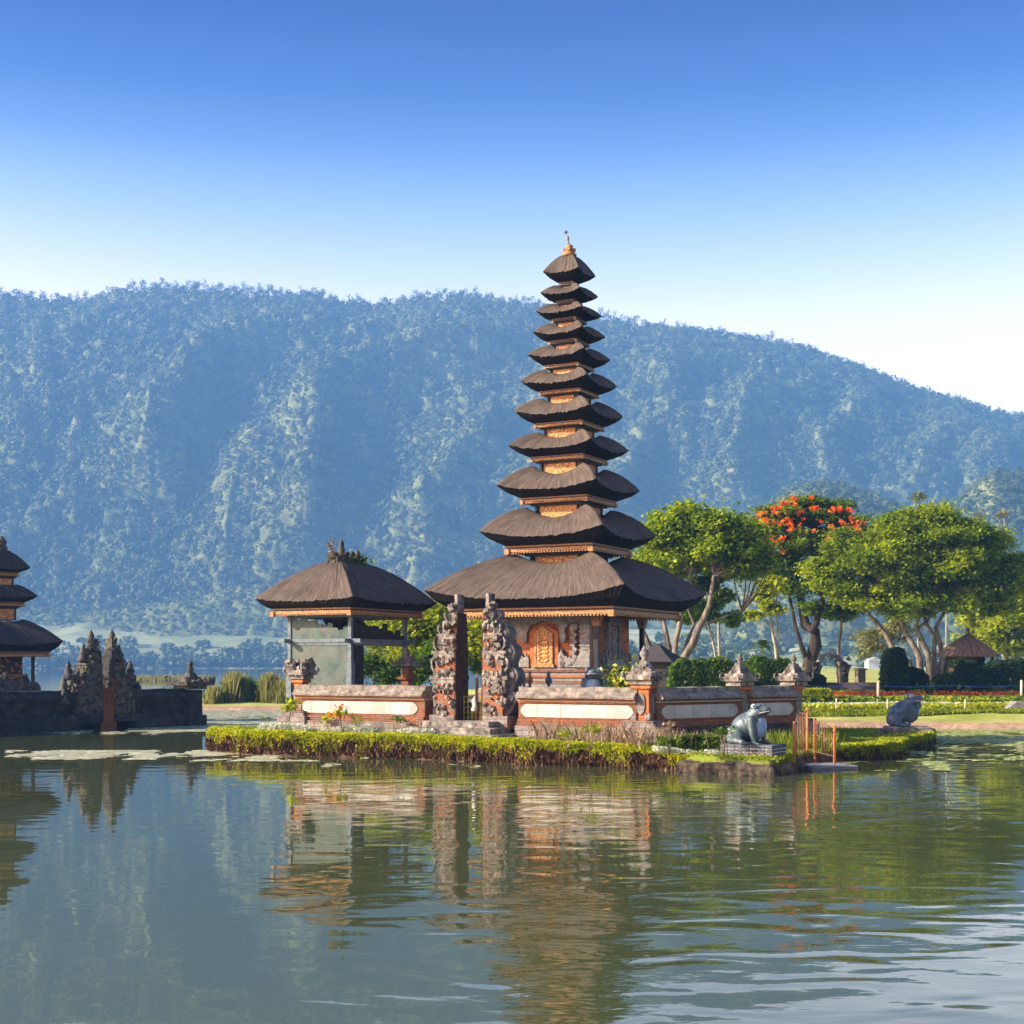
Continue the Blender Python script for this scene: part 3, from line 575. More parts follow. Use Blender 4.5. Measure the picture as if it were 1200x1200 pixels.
# lily pads
def pads(name, regions, label, seed, m='pad'):
    rg = np.random.default_rng(seed); Vs = []; Fs = []; k = 0
    for (x0, y0, x1, y1, n, thr) in regions:
        px = rg.uniform(x0, x1, n); py = 1 / rg.uniform(1 / max(y1 - HZ, 1), 1 / (y0 - HZ), n) + HZ; d = CH * F / (py - HZ); x = (px - 600) / F * d
        dn = fbm(x / 1.1, d / 3.4, 5, seed); ok = (dn > thr + rg.uniform(-.09, .22, n)) & (poly_sd(x, d, ISL) < -.25)
        for a, b in zip(x[ok], d[ok]):
            r = rg.uniform(.07, .19); a0 = rg.uniform(0, 6.28); m_ = 7; ang = a0 + np.linspace(.25, 6.03, m_)
            z = .022 + rg.uniform(0, .012); V_ = np.stack([a + r * np.cos(ang), b + r * np.sin(ang), np.full(m_, z) + rg.uniform(-.016, .016) * np.cos(ang)], 1)
            Vs.append(np.concatenate([[[a, b, z]], V_])); k += 1
    Vs = np.concatenate(Vs); base = np.arange(k) * 8; Fs = (base[:, None] + np.arange(8)[None]).astype(np.int32)
    tag(link(name, fast_mesh(name, Vs, Fs), M[m]), label, 'lily pads', kind='stuff')
pads('lily_pads', [(10, 880, 265, 891, 9000, .53), (225, 884, 430, 893, 5200, .51), (60, 856, 240, 861, 1400, .5), (380, 888, 560, 900, 1200, .56)], 'floating lily pads in thin rafts left of the island', 3)
pads('lily_pads', [(150, 831, 345, 858, 20000, .25), (345, 845, 420, 856, 400, .3)], 'dense pale mat of lily pads behind the island edge', 4)
pads('lily_pads', [(940, 893, 1110, 904, 3200, .50), (1060, 872, 1210, 892, 2200, .54), (900, 855, 1230, 872, 9000, .34)], 'floating lily pads off the right tip of the island', 6, 'padgreen')

# ------------------------------------------------------------------ relief helpers
def carve(mb, x0, x1, z0, z1, y, n, s, seed, out=-1, axis='y'):
    rg = random.Random(seed)
    for _ in range(n):
        a = rg.uniform(x0, x1); z = rg.uniform(z0, z1); q = s * rg.uniform(.5, 1.2)
        c = (a, y + out * q * .15, z) if axis == 'y' else (y + out * q * .15, a, z)
        if rg.random() < .5: mb.ball(c, (q * .5, q * .5, q * .5 * rg.uniform(.7, 1.4)), 6, 4)
        else: mb.box(c, (q, q, q * rg.uniform(.5, 1.1)), rz=rg.uniform(0, 1), ry=rg.uniform(-.6, .6))
def curl(w_, h, n=14):                        # a flame-like volute outline rising outwards
    o = []
    for i in range(n + 1):
        t = i / n; o.append((w_ * (math.sin(t * 2.5) * .95 + .1 * math.sin(t * 18)), h * t))
    for i in range(n + 1):
        t = 1 - i / n; o.append((w_ * (math.sin(t * 2.5) * .95) - w_ * .55 * (1 - t * .8) - .02, h * t * .93))
    return o

# ------------------------------------------------------------------ walls
def wall(name, label, p0, p1, zb, sty='orange', panels=((.05, .95),), cap=True, plinth_out=.34, zt=0.0):
    p0 = Vector((p0[0], p0[1], 0)); p1 = Vector((p1[0], p1[1], 0)); d = p1 - p0; L = d.length; rz = math.atan2(d.y, d.x)
    o = empty(name, (p0.x, p0.y, zb), rz); tag(o, label, 'wall')
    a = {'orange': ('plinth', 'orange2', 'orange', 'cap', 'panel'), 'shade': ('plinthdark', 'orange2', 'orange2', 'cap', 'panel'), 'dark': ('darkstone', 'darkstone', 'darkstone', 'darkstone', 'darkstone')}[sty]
    def layer(nm, m, y, za, zb_, ex=0.0):
        mb = MB(); mb.box((L / 2, 0, (za + zb_) / 2 - zb), (L + ex, 2 * y, zb_ - za)); return mb.build(nm, M[m], o, .015)
    z = lambda v: v + zt
    layer('plinth', a[0], .25 + plinth_out, zb - .35, z(1.18)); layer('moulding', a[1], .46, z(1.18), z(1.27)); layer('moulding', a[1], .40, z(1.27), z(1.40)); layer('body', a[1], .30, z(1.40), z(2.0))
    layer('moulding', a[2], .36, z(2.0), z(2.055)); layer('strip', 'strip' if sty != 'dark' else 'darkstone', .40, z(2.055), z(2.095)); layer('moulding', a[2], .44, z(2.095), z(2.17))
    mb = MB(); n = max(6, int(L / .4)); rg = random.Random(int(L * 1000)); prof = [(-.56, 2.172), (-.57, 2.235), (-.40, 2.40), (-.30, 2.42), (-.28, 2.58), (.28, 2.58), (.30, 2.42), (.40, 2.40), (.57, 2.235), (.56, 2.172)]
    vs = []
    for i in range(n + 1):
        for (y, zz) in prof: vs.append((L * i / n, y + rg.uniform(-.012, .012), z(zz) - zb + (rg.uniform(-.025, .03) if zz > 2.3 else rg.uniform(-.01, .01))))
    k = len(prof); fs = [(i * k + j, i * k + (j + 1) % k, (i + 1) * k + (j + 1) % k, (i + 1) * k + j) for i in range(n) for j in range(k)] + [tuple(range(k)), tuple(n * k + j for j in range(k))[::-1]]
    mb.add(vs, fs); mb.build('cap', M[a[3]], o)
    for (u0, u1) in panels:
        x0, x1 = u0 * L, u1 * L; c = .22; mb = MB()
        if sty == 'dark':
            mb.prism([(x0, z(1.5) - zb), (x1, z(1.5) - zb), (x1, z(1.93) - zb), (x0, z(1.93) - zb)], -.33, .0)
        else:
            mb.prism([(x0 + c, z(1.47) - zb), (x1 - c, z(1.47) - zb), (x1 - .05, z(1.60) - zb), (x1, z(1.71) - zb), (x1 - .05, z(1.82) - zb), (x1 - c, z(1.95) - zb), (x0 + c, z(1.95) - zb), (x0 + .05, z(1.82) - zb), (x0, z(1.71) - zb), (x0 + .05, z(1.60) - zb)], -.335, 0)
        mb.build('panel', M[a[4]], o, .01)
    return o
WA, WB, WC = Vector((-8.9, 57.5)), Vector((4.76, 50.0)), Vector((11.2, 55.1))
def wl_px(px, A=WA, B=WB):
    k = (px - 600) / F; e = B - A; t = (k * A.y - A.x) / (e.x - k * e.y); return A + e * t
def wr_px(px): return wl_px(px, WB, WC)
wall('temple_wall', 'sunlit orange wall with white panel left of the split gate', wl_px(352), wl_px(503), .75)
wall('temple_wall', 'sunlit orange wall with white panel right of the split gate', wl_px(612), wl_px(750), .6, panels=((.02, .98),))
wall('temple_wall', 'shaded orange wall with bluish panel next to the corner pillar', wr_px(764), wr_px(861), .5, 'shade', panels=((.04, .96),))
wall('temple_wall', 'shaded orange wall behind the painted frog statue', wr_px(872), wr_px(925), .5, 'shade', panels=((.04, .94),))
# courtyard floor
mb = MB(); q = [WA + Vector((.2, .3)), WB + Vector((0, .5)), WC + Vector((-.3, .2)), Vector((9.2, 67)), Vector((-5.5, 69))]
mb.prism([(p.x, p.y) for p in q], 0, 1); o = link('courtyard_floor', mb.mesh('courtyard_floor'), M['plinth']); tag(o, kind='structure')
for v in o.data.vertices: x, y, z = v.co; v.co = (x, z, .3 + y * 1.65)

def pillar(p, rz, label, zb=.6, top='finial', w_=.62, m=('plinth', 'orange', 'stone')):
    o = empty('wall_pillar', (p.x, p.y, zb), rz); tag(o, label, 'pillar', 'pillars of the temple wall')
    b = MB(); b.box((0, 0, .3 - .2), (w_ + .95, w_ + .95, 1.0)); b.box((0, 0, .7), (w_ + .62, w_ + .62, .24)); b.build('base', M[m[0]], o, .02)
    s = MB(); s.box((0, 0, 1.45), (w_, w_, 1.3)); s.box((0, 0, 2.02), (w_ + .16, w_ + .16, .14)); s.build('shaft', M[m[1]], o, .015)
    for (ax, sg) in (('y', -1), ('x', 1), ('y', 1), ('x', -1)):
        q = MB(); n = 14; out = [(.17 * math.cos(6.283 * i / n), 1.42 + .38 * math.sin(6.283 * i / n)) for i in range(n)]
        Mx = Matrix.Rotation({('y', -1): 0, ('x', 1): R(90), ('y', 1): R(180), ('x', -1): R(-90)}[(ax, sg)], 4, 'Z')
        q.prism(out, -w_ / 2 - .05, -w_ / 2 + .1, Mx)
        for sx_ in (-1, 1): q.prism([(sx_ * .16, .86), (sx_ * .36, .86), (sx_ * .38, 1.08), (sx_ * .26, 1.0), (sx_ * .2, 1.12)], -w_ / 2 - .07, -w_ / 2 + .05, Mx)
        q.build('oval_panel', M['stonepale'], o)
    c = MB(); c.box((0, 0, 2.18), (w_ + .3, w_ + .3, .16)); c.box((0, 0, 2.36), (w_ + .55, w_ + .55, .18)); c.box((0, 0, 2.50), (w_ + .38, w_ + .38, .12))
    for sx_ in (-1, 1):
        for sy_ in (-1, 1):
            c.prism(curl(.14, .32), -.09, .09, Matrix.Translation((sx_ * (w_ / 2 + .22), sy_ * (w_ / 2 + .22), 2.26)) @ Matrix.Rotation(math.atan2(sy_, sx_), 4, 'Z'))
    if top == 'finial':
        carve(c, -.34, .34, 2.55, 2.75, -.2, 12, .17, 5)
    if top in ('tiers', 'finial'):
        for i, (a, z0, h) in enumerate(((.62, 2.56, .14), (.46, 2.70, .13), (.32, 2.83, .12))): c.box((0, 0, z0 + h / 2), (a, a, h), taper=.82)
    if top == 'grotesque':
        carve(c, -.45, .45, 2.3, 2.85, -.35, 22, .24, 9); carve(c, -.45, .45, 2.3, 2.85, .35, 22, .24, 19, axis='x'); c.box((0, 0, 2.65), (.7, .7, .3), taper=.5)
    c.build('capital', M[m[2]], o, .015)
    if top != 'grotesque':
        f = MB(); q_ = 1.0 if top == 'finial' else .72; f.lathe((0, 0, 2.93), [(a_ * q_, b_ * q_) for a_, b_ in [(.10, 0), (.13, .05), (.08, .1), (.16, .2), (.17, .3), (.09, .42), (.05, .5), (.02, .55)]], 10); f.build('finial', M['stonepale' if top == 'finial' else 'stone'], o)
    return o
RL = math.atan2((WB - WA).y, (WB - WA).x); RR = math.atan2((WC - WB).y, (WC - WB).x)
pillar(WB + Vector((-.05, .1)), RL, 'near corner pillar with pale bud finial where lit and shaded walls meet', top='finial', w_=.62)
pillar(wl_px(353), RL, 'far left end pillar of the wall with grotesque head and no finial', .72, 'grotesque', .42)
pillar(wr_px(867), RR, 'wall pillar with stepped cap between the two shaded panels', .5, 'tiers', .46)
pillar(wr_px(930), RR, 'right end pillar of the shaded wall with stepped cap, beside the orange gate', .5, 'tiers', .46)

# ------------------------------------------------------------------ split gate
def gate_half(p, rz, mir, label, zb, S=1.0, mats=('plinth', 'stone', 'gatebody'), wide=.95, dep=1.0, tall=5.1, old=False):
    # local x: inner face at x=0 when mir=-1 the mass extends to -x
    o = empty('split_gate_tower', (p.x, p.y, zb), rz); tag(o, label, 'gate tower', 'towers of the split gates' if False else None)
    T = Matrix.Translation((0, 0, 0))
    lv = [(.0, .50, 1.15, 0), (.50, 1.65, .90, 1), (1.65, 1.80, 1.02, 2), (1.80, 1.95, 1.14, 2), (1.95, 2.60, .86, 1), (2.60, 2.74, .98, 2), (2.74, 2.86, 1.06, 2), (2.86, 3.28, .66, 1), (3.28, 3.40, .78, 2), (3.40, 3.50, .86, 2), (3.50, 3.86, .50, 1), (3.86, 3.96, .60, 2), (3.96, 4.25, .36, 2), (4.25, 4.6, .24, 2), (4.6, 4.95, .14, 2)]
    k = tall / 4.95
    body = MB(); cor = MB(); base = MB()
    for (a, b, ww, kind) in lv:
        w1 = ww * wide * (1 - .5 * a / 4.95 if old else 1); dd = dep * (.55 + .45 * ww / 1.0) * (1 if ww > .5 else .8)
        t = {0: base, 1: body, 2: cor}[kind]; t.box((mir * w1 / 2, 0, (a + b) / 2 * k), (w1, dd, (b - a) * k))
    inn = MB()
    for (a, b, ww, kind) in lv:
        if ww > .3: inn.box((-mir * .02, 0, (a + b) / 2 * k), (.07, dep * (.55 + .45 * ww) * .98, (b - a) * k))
    inn.build('inner_face', M[mats[0] if old else 'innerbrick'], o)  # thin added slabs carry the painted shade of the inner face
    if not old and mir > 0:
        wg = MB()
        for (z, x, q, h_) in ((3.3, .74, .30, .46), (2.6, .92, .36, .56), (1.75, 1.05, .36, .54), (.95, 1.0, .36, .5)):
            out = [(q * math.cos(6.283 * i / 18) * (1 + .10 * math.sin(6.283 * i / 18 * 4)) + .30 * h_ * math.sin(6.283 * i / 18), h_ * math.sin(6.283 * i / 18)) for i in range(18)]
            wg.prism(out, -.30 * dep, .30 * dep, Matrix.Translation((x * wide, 0, z * k)))
            wg.prism([(a * .45, b * .45) for a, b in out], -.36 * dep, .36 * dep, Matrix.Translation((x * wide + .12, 0, z * k + h_ * .25)))
        wg.build('wing', M['stonedark'], o, .05)
    base.build('base', M[mats[0]], o, .02); body.build('body', M[mats[2]], o, .015)
    cv = MB(); rg = random.Random(int(abs(p.x) * 100))
    if old:
        for i in range(34):
            t = rg.uniform(0, 1); zz = (.6 + t * 3.6) * k; xx = mir * (1.15 * (1 - t) ** 1.3 + .22) * wide * rg.uniform(.35, 1.12); yy = rg.uniform(-.5, .5) * dep * (1 - t * .5); q = rg.uniform(.16, .30)
            cv.lathe((xx, yy, zz), [(q * .8, 0), (q, q * .6), (q * .5, q * 1.3), (q * .62, q * 1.8), (q * .1, q * 2.9)], 6)
        for (xx, zz, q) in ((.16, 4.2, .34), (.45, 3.6, .26), (.95, 2.5, .3), (1.1, 1.7, .28)):
            cv.lathe((mir * xx * wide, 0, zz * k), [(q, 0), (q * 1.1, q * .5), (q * .6, q * 1.0), (q * .8, q * 1.5), (q * .45, q * 2.1), (q * .5, q * 2.5), (q * .1, q * 3.3)], 7)
    for (z, x, s) in () if old else ((.55, .95, .55), (1.25, .95, .5), (1.9, 1.05, .62), (2.75, .98, .50), (3.4, .82, .36), (3.95, .55, .28)):
        for yy in (-.36, .0, .30):
            cv.prism([(mir * a * s * .75 * wide, b * s * 1.25 * k) for a, b in curl(.55, 1.0)], -.11, .11, Matrix.Translation((mir * (x * wide - .16), yy * dep, z * k)))
    for (z0, z1, ww) in ((.52, 1.15, .92), (1.35, 1.7, .92), (1.95, 2.2, .88), (2.35, 2.65, .88), (2.9, 3.3, .66), (3.5, 3.9, .50), (3.95, 4.9, .26)):
        ww = ww * (1 - .5 * z0 / 4.95) if old else ww
        x0, x1 = sorted((mir * .04, mir * ww * wide)); yy = dep * (.28 + .22 * ww)
        carve(cv, x0, x1, z0 * k, z1 * k, -yy, int(18 * ww), .20, rg.random())
        xo = mir * ww * wide; carve(cv, -yy, yy, z0 * k, z1 * k, xo, int(20 * ww), .20, rg.random(), out=mir, axis='x')
    cv.build('carving', M[mats[1]], o); cor.build('cornice', M[mats[1]], o, .012)
    return o
GL, GR = wl_px(540), wl_px(573)
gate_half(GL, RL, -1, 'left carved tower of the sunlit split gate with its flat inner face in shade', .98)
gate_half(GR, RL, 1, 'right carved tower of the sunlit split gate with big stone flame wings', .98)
# gate stair
g = (GL + GR) / 2; o = empty('gate_steps', (g.x, g.y, .6), RL); tag(o, 'grey stone steps below the sunlit split gate', 'steps')
for i, (w2, y0, z1) in enumerate(((4.3, -2.1, .26), (3.6, -1.6, .48), (2.9, -1.1, .70))):
    mb = MB(); mb.box((-.1, y0 / 2 - .2, z1 / 2 - .1), (w2, -y0, z1 + .2)); mb.build('step', M['stonepale' if i == 0 else 'stone'], o, .02)
o = empty('lattice_gate', (g.x, g.y, 1.1), RL); tag(o, 'thin yellow green lattice gate with a white cloth in the split gate', 'gate')
mb = MB(); mb.box((.02, .1, .85), (.07, .07, 1.9)); mb.build('gate_post', M['door'], o)
mb = MB()
for i in range(7): mb.box((-.55 + i * .18, .12, .55), (.035, .03, 1.15))
for i in range(6): mb.box((0, .14, .08 + i * .2), (1.2, .03, .03))
mb.build('lattice', M['yellowbloom'], o)
mb = MB(); mb.tube([(.0, .02, 1.1), (-.04, 0, .95), (.02, -.02, .75), (-.02, -.02, .55)], [.03, .10, .08, .13], 7); mb.build('cloth', M['white'], o)

# ------------------------------------------------------------------ thatched roofs
def roof(parent, hx, hy, tx, ty, nx, ny, zt, zlc, zlm, zhc, zhm, m='thatch', name='thatch_roof', seg=30, inset=.055, power=1.55, seed=1, top=False, fuzz=.011):
    rg = np.random.default_rng(seed); pts = []   # perimeter parameter
    for side in range(4):
        for i in range(seg):
            s = -1 + 2 * i / seg; pts.append((side, s))
    n = len(pts); rings = []; uvs = []
    def P(side, s, ax, ay):
        return {0: (s * ax, -ay), 1: (ax, s * ay), 2: (-s * ax, ay), 3: (-ax, -s * ay)}[side]
    per = np.cumsum([0] + [(2 * (hx if p[0] % 2 == 0 else hy) / seg) for p in pts])[:n]
    jit = rg.normal(0, fuzz, n); ts = [0, .03, .08, .14, .22, .32, .43, .55, .67, .78, .87, .94, .98, 1.0]
    Lr = math.hypot(hx - nx, zhc - zlc)
    for t in ts:
        ring = []
        for j, (side, s) in enumerate(pts):
            w_ = abs(s) ** 2.6; io = 1 - inset * (1 - abs(s) ** 2); zz_l = zlm + (zlc - zlm) * w_; zz_h = zhm + (zhc - zhm) * abs(s) ** 2.0
            ax = nx + (hx * io - nx) * t; ay = ny + (hy * io - ny) * t
            rise = 1 - t ** power
            z = zz_l + (zz_h - zz_l) * rise
            if not top: z -= (zz_h - zz_l) * .42 * max(0, 1 - t / .16) ** 1.6
            z += jit[j] * (.3 + t) + rg.normal(0, fuzz * .35); x, y = P(side, s, ax, ay)
            ring.append((x, y, z))
        rings.append(ring)
    Vv = [p for r_ in rings for p in r_]; Ff = []
    for i in range(len(rings) - 1):
        for j in range(n): Ff.append((i * n + j, (i + 1) * n + j, (i + 1) * n + (j + 1) % n, i * n + (j + 1) % n))
    if top: Vv.append((0, 0, zhc + .02)); c = len(Vv) - 1; Ff += [(j, (j + 1) % n, c) for j in range(n)]
    me = bpy.data.meshes.new(name); me.from_pydata(Vv, [], Ff); uv = me.uv_layers.new(name='UVMap')
    for poly in me.polygons:
        for li, vi in zip(poly.loop_indices, poly.vertices):
            if vi >= n * len(rings): uv.data[li].uv = (0, 0); continue
            i, j = divmod(vi, n); u = per[j]
            if j == 0 and any((v % n) == n - 1 for v in poly.vertices): u = per[-1] + per[1]
            uv.data[li].uv = (u, ts[i] * Lr)
    me.polygons.foreach_set('use_smooth', [True] * len(me.polygons)); me.update()
    o = link(name, me, M[m], parent)
    # thick cut underside
    Vv = []; Ff = []
    for k in range(4):
        f = (0, .45, .8, 1.0)[k]
        for j, (side, s) in enumerate(pts):
            w_ = abs(s) ** 2.6; io = 1 - inset * (1 - abs(s) ** 2); zz_l = zlm + (zlc - zlm) * w_
            ax = hx * io + (tx - hx * io) * f ** 1.25; ay = hy * io + (ty - hy * io) * f ** 1.25; x, y = P(side, s, ax, ay)
            z = zz_l + (zt - zz_l) * f ** .8 + (jit[j] - .01 if k == 0 else rg.normal(0, fuzz * .3))
            Vv.append((x * .999, y * .999, z))
    for i in range(3):
        for j in range(n): Ff.append((i * n + j, (i + 1) * n + j, (i + 1) * n + (j + 1) % n, i * n + (j + 1) % n))
    Vv.append((0, 0, zt + .02)); c = len(Vv) - 1; Ff += [(3 * n + j, 3 * n + (j + 1) % n, c) for j in range(n)]
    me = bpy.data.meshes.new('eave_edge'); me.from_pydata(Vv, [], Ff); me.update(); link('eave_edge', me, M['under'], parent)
    return o
def ring(mb, hx, hy, z0, z1, th):
    mb.box((0, -hy + th / 2, (z0 + z1) / 2), (2 * hx, th, z1 - z0)); mb.box((0, hy - th / 2, (z0 + z1) / 2), (2 * hx, th, z1 - z0))
    mb.box((hx - th / 2, 0, (z0 + z1) / 2), (th, 2 * hy - 2 * th, z1 - z0)); mb.box((-hx + th / 2, 0, (z0 + z1) / 2), (th, 2 * hy - 2 * th, z1 - z0))
def trim(parent, hx, hy, zt, k=1.0, big=False):
    a = MB(); ring(a, hx, hy, zt - .06 * k, zt + .03, .12 * k); a.build('eave_moulding', M['goldline'], parent)
    b = MB(); ring(b, hx - .05 * k, hy - .05 * k, zt - .12 * k, zt - .06 * k, .10 * k); b.build('eave_batten', M['blackwood'], parent)
    c = MB(); zb = zt - .31 * k; ring(c, hx - .02 * k, hy - .02 * k, zb + .06 * k, zt - .12 * k, .07 * k)
    st = .13 * k
    for (L_, q, ax) in ((hx, hy, 0), (hy, hx, 1)):
        n = int(2 * L_ / st)
        for i in range(n):
            s = -L_ + (i + .5) * 2 * L_ / n
            for sg in (-1, 1):
                p = (s, sg * (q - .055 * k), zb + .03 * k); d = (st * .55, .05 * k, .07 * k)
                if ax: p = (p[1], p[0], p[2]); d = (d[1], d[0], d[2])
                c.box(p, d)
    for sx_ in (-1, 1):
        for sy_ in (-1, 1):
            c.box((sx_ * (hx - .06 * k), sy_ * (hy - .06 * k), zt - .24 * k), (.20 * k, .20 * k, .22 * k), taper=1.1)
    c.build('fretwork', M['gold'], parent)
def neck(parent, h, z0, z1, k=1.0):
    a = MB()
    for sx_ in (-1, 1):
        for sy_ in (-1, 1): a.box((sx_ * (h - .05 * k), sy_ * (h - .05 * k), (z0 + z1) / 2), (.12 * k, .12 * k, z1 - z0))
    a.box((0, 0, (z0 + z1) / 2), (2 * h - .2 * k, 2 * h - .2 * k, z1 - z0)); ring(a, h * 1.14, h * 1.14, z1 - .14 * k, z1, h * .3); ring(a, h * 1.3, h * 1.3, z1 - .06 * k, z1 + .05, h * .4)
    a.build('neck', M['blackwood'], parent)
    za, zb = z0 + (z1 - z0) * .08, z1 - .17 * k
    if zb - za < .06: return
    for i in range(4):
        Mx = Matrix.Rotation(i * math.pi / 2, 4, 'Z'); w_ = h * .78; b = MB(); y = -h + .02
        b.prism([(-w_, za), (w_, za), (w_, zb), (-w_, zb)], y, y + .07, Mx); b.build('carved_panel', M['panelred'], parent)
        if k > .6:
            f = MB(); t = .035
            for (x0, x1, q0, q1) in ((-w_ - t, w_ + t, zb, zb + t), (-w_ - t, w_ + t, za - t, za), (-w_ - t, -w_, za, zb), (w_, w_ + t, za, zb)):
                f.prism([(x0, q0), (x1, q0), (x1, q1), (x0, q1)], y - .02, y + .06, Mx)
            f.build('panel_frame', M['goldline'], parent)

# ------------------------------------------------------------------ eleven-tier pagoda
MC = Vector((2.44, 60.0, 0))
pg = empty('pagoda', (MC.x, MC.y, 2.0), ROT); tag(pg, 'tall eleven tier pagoda with black thatched roofs in the middle of the island', 'pagoda')
ZB = 2.0
def relz(z): return z - ZB
pm = 60 / F
roof(pg, 4.52, 4.52, 3.66, 3.66, 1.2, 1.2, relz(5.70), relz(6.50), relz(6.04), relz(8.12), relz(7.72), seed=2, power=1.75, seg=110, fuzz=.011)
trim(pg, 3.66, 3.66, relz(5.70), 1.15, True)
TI = [  # half width of tips px, tip row, half width of trim px, trim row (near corner), hump row, neck half px of the neck BELOW
    (105.5, 625, 74.5, 635.7, 595.6, 46), (85.5, 571, 57, 579, 547, 40), (72, 524, 45.5, 531, 507.5, 34), (65, 483.5, 41.5, 491.5, 468, 30), (57.5, 448, 35.3, 454, 434.5, 26),
    (49.5, 416, 29.6, 424, 405.5, 22.5), (43.3, 390, 24.3, 396, 379.5, 19), (39.5, 366, 20.4, 370.4, 356.5, 16), (34.4, 344, 15.4, 350, 334.5, 12.5), (31.4, 319.6, 11.6, 329, 297.5, 9.5)]
prev_top = relz(7.35)
for i, (wt, yt, wtr, ytr, yh, wn) in enumerate(TI):
    h = wt * pm / 1.352; ht = wtr * pm / 1.352; hn = wn * pm / 1.352; dl = 60 - .414 * h
    zl = relz(Z_(yt, dl)); ztr = relz(Z_(ytr, 60 - 1.352 * ht)); zh = relz(Z_(yh, 60 - .414 * hn)); k = max(.42, ht / 2.0)
    lastone = i == len(TI) - 1
    neck(pg, hn, prev_top - .15, ztr - .26 * k, max(.45, hn / 1.24))
    nn_ = hn * (.93 if not lastone else .0)
    nxt = TI[i + 1][5] * pm / 1.352 if not lastone else .02
    zlm = ztr + (zl - ztr) * (.60 if not lastone else .8)
    roof(pg, h, h, ht, ht, nxt, nxt, ztr, zl + .12 * k, zlm, zh + .06 * k, zh - (zh - zl) * (.36 if not lastone else 0), seed=10 + i, seg=40 if i < 5 else 26, power=2.1 if not lastone else 1.75, top=lastone, fuzz=.016)
    trim(pg, ht, ht, ztr, k)
    prev_top = zh - (zh - zl) * .75
fz = relz(Z_(297.5, 60)); f = MB(); f.lathe((0, 0, fz - .12), [(.30, 0), (.33, .08), (.22, .14), (.28, .22), (.27, .3), (.14, .38), (.18, .44), (.07, .52)], 10)
for i in range(6): f.ball((.25 * math.cos(i * 1.047), .25 * math.sin(i * 1.047), fz + .14), .07, 6, 4)
f.build('crown_ornament', M['gold'], pg)
f = MB(); f.tube([(0, 0, fz + .35), (-.06, .03, fz + .55), (-.11, .06, fz + .75), (-.2, .1, fz + .95)], [.03, .05, .03, .02], 6); f.ball((-.1, .05, fz + .68), (.08, .08, .12), 7, 5); f.ball((-.22, .11, fz + .99), (.09, .09, .07), 7, 5); f.build('spire', M['stonepale'], pg)
# pagoda body
for (nm, hh, z0, z1, m) in (('plinth', 2.95, 1.7, 2.35, 'plinth'), ('moulding', 2.72, 2.35, 2.62, 'stonepale'), ('moulding', 2.36, 2.62, 2.72, 'orange2'), ('moulding', 2.24, 2.72, 2.86, 'relief'), ('moulding', 2.30, 2.86, 2.94, 'orange'), ('moulding', 2.16, 2.94, 3.10, 'relief'), ('moulding', 2.24, 3.10, 3.18, 'orange2'), ('moulding', 2.06, 3.18, 3.30, 'relief')):
    mb = MB(); mb.box((0, 0, relz((z0 + z1) / 2)), (2 * hh, 2 * hh, z1 - z0)); mb.build(nm, M[m], pg, .02)
mb = MB(); mb.box((0, 0, relz((3.3 + 5.6) / 2)), (3.86, 3.86, 2.3)); mb.build('body', M['orange'], pg)
mb = MB(); mb.box((0, 0, relz(5.54)), (5.6, 5.6, .3)); mb.build('ceiling', M['brownwood'], pg)
for (sx_, sy_) in ((1, -1), (1, 1), (-1, -1), (-1, 1)):
    c = MB(); c.box((sx_ * 2.36, sy_ * 2.36, relz(4.0)), (.19, .19, 2.78)); po = c.build('post', M['blackwood'], pg)
    c = MB(); c.box((sx_ * 2.36, sy_ * 2.36, relz(5.30)), (.34, .34, .28), taper=1.25); c.box((sx_ * 2.36, sy_ * 2.36, relz(5.07)), (.27, .27, .2), taper=1.15); c.build('bracket', M['gold'], po)
    c = MB(); c.box((sx_ * 2.36, sy_ * 2.36, relz(2.70)), (.36, .36, .18), taper=.7); c.build('post_base', M['stonepale'], po)
# front (lit) face, local y = -1.93
yf = -1.93
d = MB(); d.prism([(-.82, relz(3.32)), (.48, relz(3.32)), (.48, relz(4.75)), (.15, relz(4.95)), (-.17, relz(5.05)), (-.5, relz(4.95)), (-.82, relz(4.75))], yf - .14, yf + .02); dr = d.build('door_surround', M['orange'], pg)
d = MB()
for (x0, x1) in ((-.60, -.50), (.16, .26)): d.box(((x0 + x1) / 2, yf - .17, relz(4.02)), (x1 - x0, .08, 1.4))
d.prism([(-.60, relz(4.72)), (.26, relz(4.72)), (.0, relz(4.86)), (-.17, relz(4.97)), (-.34, relz(4.86))], yf - .21, yf - .13); d.box((-.17, yf - .18, relz(3.36)), (1.0, .12, .12)); d.build('door_frame', M['gold'], dr)
d = MB(); d.box((-.17, yf - .16, relz(4.03)), (.64, .06, 1.36))
for i in range(7):
    for sx_ in (-1, 1):
        z = relz(3.5 + i * .18); d.tube([(-.17 + sx_ * .04, yf - .2, z), (-.17 + sx_ * .2, yf - .21, z + .03), (-.17 + sx_ * .24, yf - .2, z + .12), (-.17 + sx_ * .12, yf - .2, z + .14)], .022, 5)
d.build('door_leaf', M['panelred'], dr)
r_ = MB()
r_.prism([(-1.9, relz(5.5)), (-1.9, relz(5.05)), (-1.55, relz(4.9)), (-1.4, relz(4.55)), (-1.15, relz(4.3)), (-.98, relz(4.35)), (-.95, relz(4.75)), (-.8, relz(5.05)), (-.5, relz(5.12)), (-.17, relz(5.22)), (.2, relz(5.12)), (.5, relz(5.06)), (.56, relz(4.65)), (.58, relz(4.35)), (.76, relz(4.3)), (.86, relz(4.5)), (.80, relz(4.85)), (1.0, relz(5.1)), (1.45, relz(5.16)), (1.92, relz(5.2)), (1.92, relz(5.5))], yf - .18, yf + .02)
